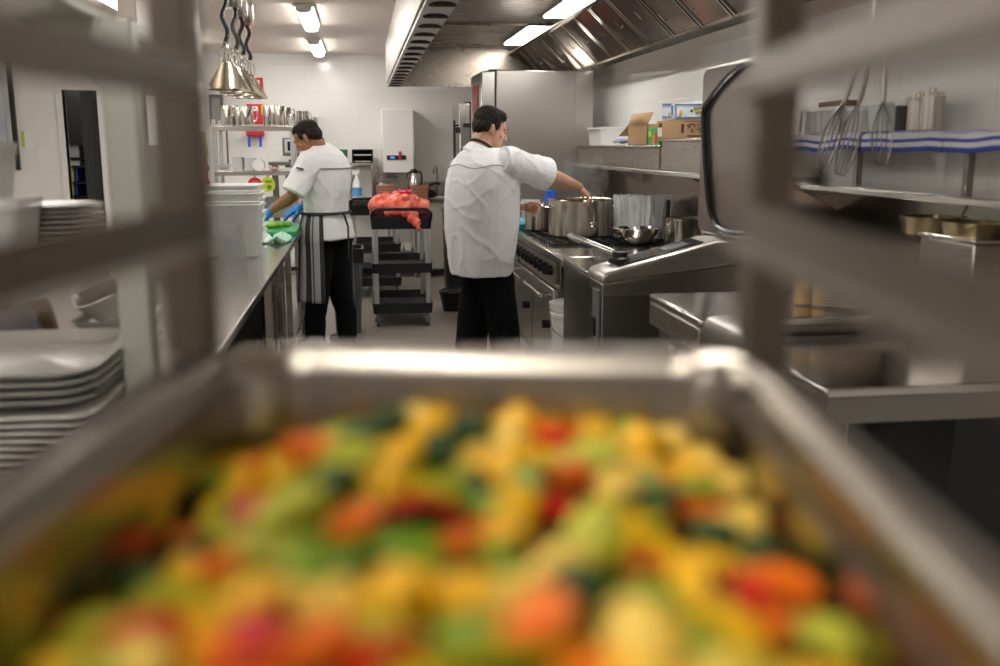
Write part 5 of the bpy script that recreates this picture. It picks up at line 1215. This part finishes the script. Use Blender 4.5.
for i in range(25):
    t = PI*(.58+.84*i/24); c, a, b = torso_at(TR, cz + .01*math.sin(i*.6)); cs, sn = math.cos(t), math.sin(t); k = (abs(cs)**2.3+abs(sn)**2.3)**(-1/2.3)
    pts.append(c + fw*(b+.009)*cs*k + rt*(a+.009)*sn*k)
sm2.tube(pts, .0025, 6); obj('yoke_seam', sm2, mat('seam_grey',(.25,.25,.27),.8), c1)
nn_ = C1.lerp(nb_, .80)
cdir = (C1-nb_).normalized(); ca = cdir.orthogonal().normalized(); cb2 = cdir.cross(ca)
obj('collar', MB().tube([nb_+cdir*.028+ca*math.cos(2*PI*i/24)*.070+cb2*math.sin(2*PI*i/24)*.070 for i in range(24)], .009, 8, closed=True), COLLAR, c1)
tm_ = MB(); tm_.loft([ering(O1+Z*z, rt, fw, a, b) for z, a, b in ((1.0,.15,.14),(.88,.165,.15),(.78,.165,.15))])
for s, ft_ in ((1, O1+rt*.115+fw*.05), (-1, O1-rt*.115-fw*.04)):
    hp_ = O1+rt*s*.075+Z*.85
    tm_.tube([hp_, hp_.lerp(ft_,.25)+Z*0, V3(hp_.x*.5+ft_.x*.5, hp_.y*.5+ft_.y*.5, .5), V3(ft_.x,ft_.y,.25), V3(ft_.x,ft_.y,.07)], [.100,.103,.103,.096,.092], 18)
blob('trousers', tm_, [TROUS], .010, 4, c1, folds(.010, 8, 4))
def shoe(name, ft_, d, parent):
    m = MB(); m.ball(ft_+Z*.05-d*.03, (.042,.042,.05), 14, 10); m.ball(ft_+Z*.04+d*.07, (.045,.085,.038), 14, 10, frame(d, (0,0,1))); m.ball(ft_+Z*.04+d*.12,(.044,.05,.034),14,10,frame(d,(0,0,1)))
    for v in m.v: v.z = max(v.z, .012)
    o = blob(name, m, [BLACK], .006, 3, parent); obj('sole', MB().loft([[ft_+d*(.04+.125*math.cos(t))+d.cross(Z)*.046*math.sin(t)+Z*z for t in [2*PI*i/20 for i in range(20)]] for z in (.001,.02)]), RUBBER, o)
for s, ft_ in ((1, O1+rt*.12+fw*.05), (-1, O1-rt*.12-fw*.04)): shoe('shoe', ft_, fw, c1)
hair('hair', C1, M1, c1); eyes(C1, M1, c1)
# spoon in the right hand
gp = wR + V3(.085, .0, -.085)
sp_ = thing('stirring_spoon', 'steel spoon held upright in the stock pot by the nearest cook', 'spoon', tuple(gp))
obj('handle', MB().tube([gp+V3(-.015,-.01,.07), gp+V3(.0,0,0), gp+V3(.025,.08,-.14)], .005, 8), STEELP, sp_)
obj('bowl', MB().ball(gp+V3(.03,.10,-.165), (.03,.035,.012), 14, 8, Euler((-.9,0,0)).to_matrix()), STEELP, sp_)

# ---- far cook (chopping)
f2v = V3(-.8,.6,0); r2v = V3(.6,.8,0); Y2 = 7.28; S2 = Y2/F
O2 = at(326,230,Y=Y2); O2.z = 0
c2 = thing('person', 'person in white jacket and striped apron chopping at the left bench', 'person', tuple(O2))
rows = [(143,312,327),(147,306,333),(153,301,340),(160,300,345),(168,301,348.5),(178,303,349.5),(190,305,349),(202,306,347),(212,306,345.5),(224,304,349.5),(238,303,352.5)]
T2R = []
for v, l_, r_ in rows:
    c = at((l_+r_)/2, v, Y=Y2); w = (r_-l_)/2*S2; b = w/1.117; T2R.append((c, b*1.3, b))
sN, eN, wN = at(309,164,Y=7.12), at(292.5,196,Y=7.05), at(271.5,210.5,Y=7.20)
sF = at(320,160,Y=7.42); eF = V3(sF.x-.06, 7.50, 1.14); wF = at(300,207.5,Y=7.38)
C2 = at(307,137.5,Y=7.22); M2 = frame((-.80,.20,-.52), (-.45,.1,.85))
bm2 = MB(); head(bm2, C2, M2)
nb2 = at(319,147,Y=7.28)
limb(bm2, [C2+M2@V3(0,-.03,-.045), (C2+M2@V3(0,-.045,-.07)).lerp(nb2,.5), nb2], [.052,.052,.060])
bm2.loft([ering(c, r2v, f2v, a*.8, b*.78) for c, a, b in T2R if c.z > .85 and a > .06])
FN, FF = O2+V3(-.10,-.06,0), O2+V3(.13,.10,0)
for ft_, s in ((FN,-1),(FF,1)):
    hp_ = O2+r2v*s*.085+Z*.92; kn_ = hp_.lerp(ft_,.5)+f2v*.03; kn_.z = .5
    limb(bm2, [hp_, kn_, ft_+Z*.09], [.075,.055,.034]); limb(bm2, [ft_+Z*.05-f2v*.04, ft_+Z*.04+f2v*.10], [.032,.024])
limb(bm2, [sN, eN, wN], [.056,.045,.027]); bm2.tube([eN, eN.lerp(wN,.3), wN], [.044,.044,.027], 14)
limb(bm2, [sF, eF, wF], [.055,.043,.027])
DN, NN = (-.62,.25,-.62), (-.35,-.55,.70); DF, NF = (-.90,-.12,-.42), (-.25,-.35,.88)
hand(bm2, wN, DN, NN, -1, (.7,.8,.6)); hand(bm2, wF, DF, NF, 1, (.25,.3,.3), spread=.25)
b2 = blob('body', bm2, [SKIN2], .005, 3, c2)
for nm_, W, D, N, sd, cu, spd in (('glove', wN, DN, NN, -1, (.7,.8,.6), 0), ('glove', wF, DF, NF, 1, (.25,.3,.3), .25)):
    gm = MB(); hand(gm, W, D, N, sd, cu, .0035, spd); d = Vector(D).normalized(); gm.tube([W-d*.035, W-d*.01, W+d*.01], [.034,.030,.028], 14)
    blob(nm_, gm, [GLOVE], .0045, 2, c2)
jm2 = MB(); jm2.loft([ering(c, r2v, f2v, a, b) for c, a, b in T2R])
jm2.tube([sN-(eN-sN)*.15, sN, sN.lerp(eN,.5), sN.lerp(eN,.93)], [.075,.092,.090,.094], 20); jm2.ball(sN, .09, 14, 10)
jm2.tube([sF-(eF-sF)*.1, sF, sF.lerp(eF,.5), sF.lerp(eF,.9)], [.07,.082,.082,.085], 18); jm2.ball(sF, .082, 14, 10)
blob('jacket', jm2, [JACKET], .007, 3, c2, folds(.013, 21))
pts = []
cz = at(340,168,Y=Y2).z
for i in range(15):
    t = PI*(.80+.62*i/14); c, a, b = torso_at(T2R, cz); cs, sn = math.cos(t), math.sin(t); k = (abs(cs)**2.3+abs(sn)**2.3)**(-1/2.3)
    pts.append(c + f2v*(b+.008)*cs*k + r2v*(a+.008)*sn*k)
obj('yoke_seam', MB().tube(pts, .004, 6), mat('seam_grey',(.25,.25,.27),.8), c2)
p = at(300,168.5,Y=6.99); obj('sleeve_logo', MB().box(p+V3(.0,.012,0),(.05,.02,.010),Euler((0,.25,0)).to_matrix()), COLLAR, c2)
cd = (C2-nb2).normalized(); ca = cd.orthogonal().normalized(); cb2 = cd.cross(ca)
obj('collar', MB().tube([nb2+cd*.022+ca*math.cos(2*PI*i/24)*.062+cb2*math.sin(2*PI*i/24)*.062 for i in range(24)], .010, 8, closed=True), COLLAR, c2)
tm2 = MB(); tm2.loft([ering(V3(O2.x,O2.y,z), r2v, f2v, a, b) for z, a, b in ((1.0,.145,.13),(.9,.165,.15),(.80,.165,.15))])
for ft_, s in ((FN,-1),(FF,1)):
    hp_ = O2+r2v*s*.075+Z*.85
    tm2.tube([hp_, hp_.lerp(ft_,.3), hp_.lerp(ft_,.55), V3(ft_.x,ft_.y,.25), V3(ft_.x,ft_.y,.06)], [.100,.096,.084,.076,.072], 18)
blob('trousers', tm2, [TROUS], .010, 4, c2, folds(.010, 33, 4))
for ft_ in (FN, FF): shoe('shoe', ft_, f2v, c2)
hair('hair', C2, M2, c2, .965); eyes(C2, M2, c2)
APR = bpy.data.materials.new('apron_stripes'); APR.use_nodes = True
K_ = (.035,.035,.038); G_ = (.42,.42,.42); D_ = (.10,.10,.105)
stripes(APR, [(0,K_),(.035,G_),(.085,D_),(.10,G_),(.115,K_),(.175,G_),(.215,D_),(.225,G_),(.24,K_),(.5,G_),(.54,K_),(.66,G_),(.7,K_),(.93,G_)], 0)
zt_, zb_ = at(315,212,Y=Y2).z, at(315,303,Y=7.1).z
def apf(u, v):
    th = math.radians(-128+250*u); z = zt_+(zb_-zt_)*v
    c, a, b = torso_at(T2R, max(z, .80)); g = .018+.03*v+.010*math.sin(u*22+v*2)*v
    if z < .80: a = .19; b = .155; c = V3(O2.x, O2.y, 0)*1.0
    t_ = min(1, max(0, (.95-z)/.3)); cc = V3(c.x+(O2.x-c.x)*t_, c.y+(O2.y-c.y)*t_, z)
    a = a*(1-t_)+.185*t_; b = b*(1-t_)+.155*t_
    return cc + f2v*(b+g)*math.cos(th) + r2v*(a+g)*math.sin(th)
obj('apron', MB().grid(apf, 80, 24), APR, c2, solid=.003, smooth=80)
c, a, b = torso_at(T2R, zt_)
tie = MB().tube([p for p in ering(V3(c.x,c.y,zt_-.004), r2v, f2v, a+.024, b+.024)], .011, 8, closed=True)
kb = c - f2v*(b+.03); kb.z = zt_
tie.tube([kb, kb+V3(.03,-.02,-.10), kb+V3(.03,-.03,-.34)], [.010,.008,.005], 6)
obj('apron_tie', tie, COLLAR, c2)
kf = thing('knife', 'black handled knife in the gloved hand over the green board', 'knife', tuple(wN+V3(-.06,.02,-.07)))
kp_ = wN+Vector(DN).normalized()*.085
obj('handle', MB().tube([kp_+V3(.03,-.02,.03), kp_+V3(-.06,.03,-.03)], .010, 8), BLACK, kf)
obj('blade', MB().prism([(0,0),(.16,.005),(.15,-.015),(.0,-.035)], 'y', -.001, .001), CHROME, kf, world=False).location = (-.0,.03,-.02)
# steam above the stock pot
stm = bpy.data.materials.new('steam'); stm.use_nodes = True
nt = stm.node_tree; n = nt.nodes; l = nt.links; n.remove(n['Principled BSDF'])
pv = n.new('ShaderNodeVolumePrincipled'); tc = n.new('ShaderNodeTexCoord'); nz = n.new('ShaderNodeTexNoise'); nz.inputs['Scale'].default_value = 9; nz.inputs['Detail'].default_value = 3; nz.inputs['Distortion'].default_value = .8
mr = n.new('ShaderNodeMapRange'); mr.inputs['From Min'].default_value = .48; mr.inputs['From Max'].default_value = .8; mr.inputs['To Max'].default_value = 5
l.new(tc.outputs['Object'], nz.inputs[0]); l.new(nz.outputs[0], mr.inputs[0]); l.new(mr.outputs[0], pv.inputs['Density']); l.new(pv.outputs[0], n['Material Output'].inputs['Volume'])
pv.inputs['Color'].default_value = (.95,.95,.95,1)
st = obj('steam', MB().ball((1.45,6.32,1.30), (.17,.15,.16), 20, 12), stm)
tag(st, 'faint white steam rising over the large stock pot', 'steam', kind='stuff')

wd = bpy.data.worlds.new('world'); SC.world = wd; wd.use_nodes = True
wd.node_tree.nodes['Background'].inputs[0].default_value = (.5,.5,.5,1); wd.node_tree.nodes['Background'].inputs[1].default_value = .0
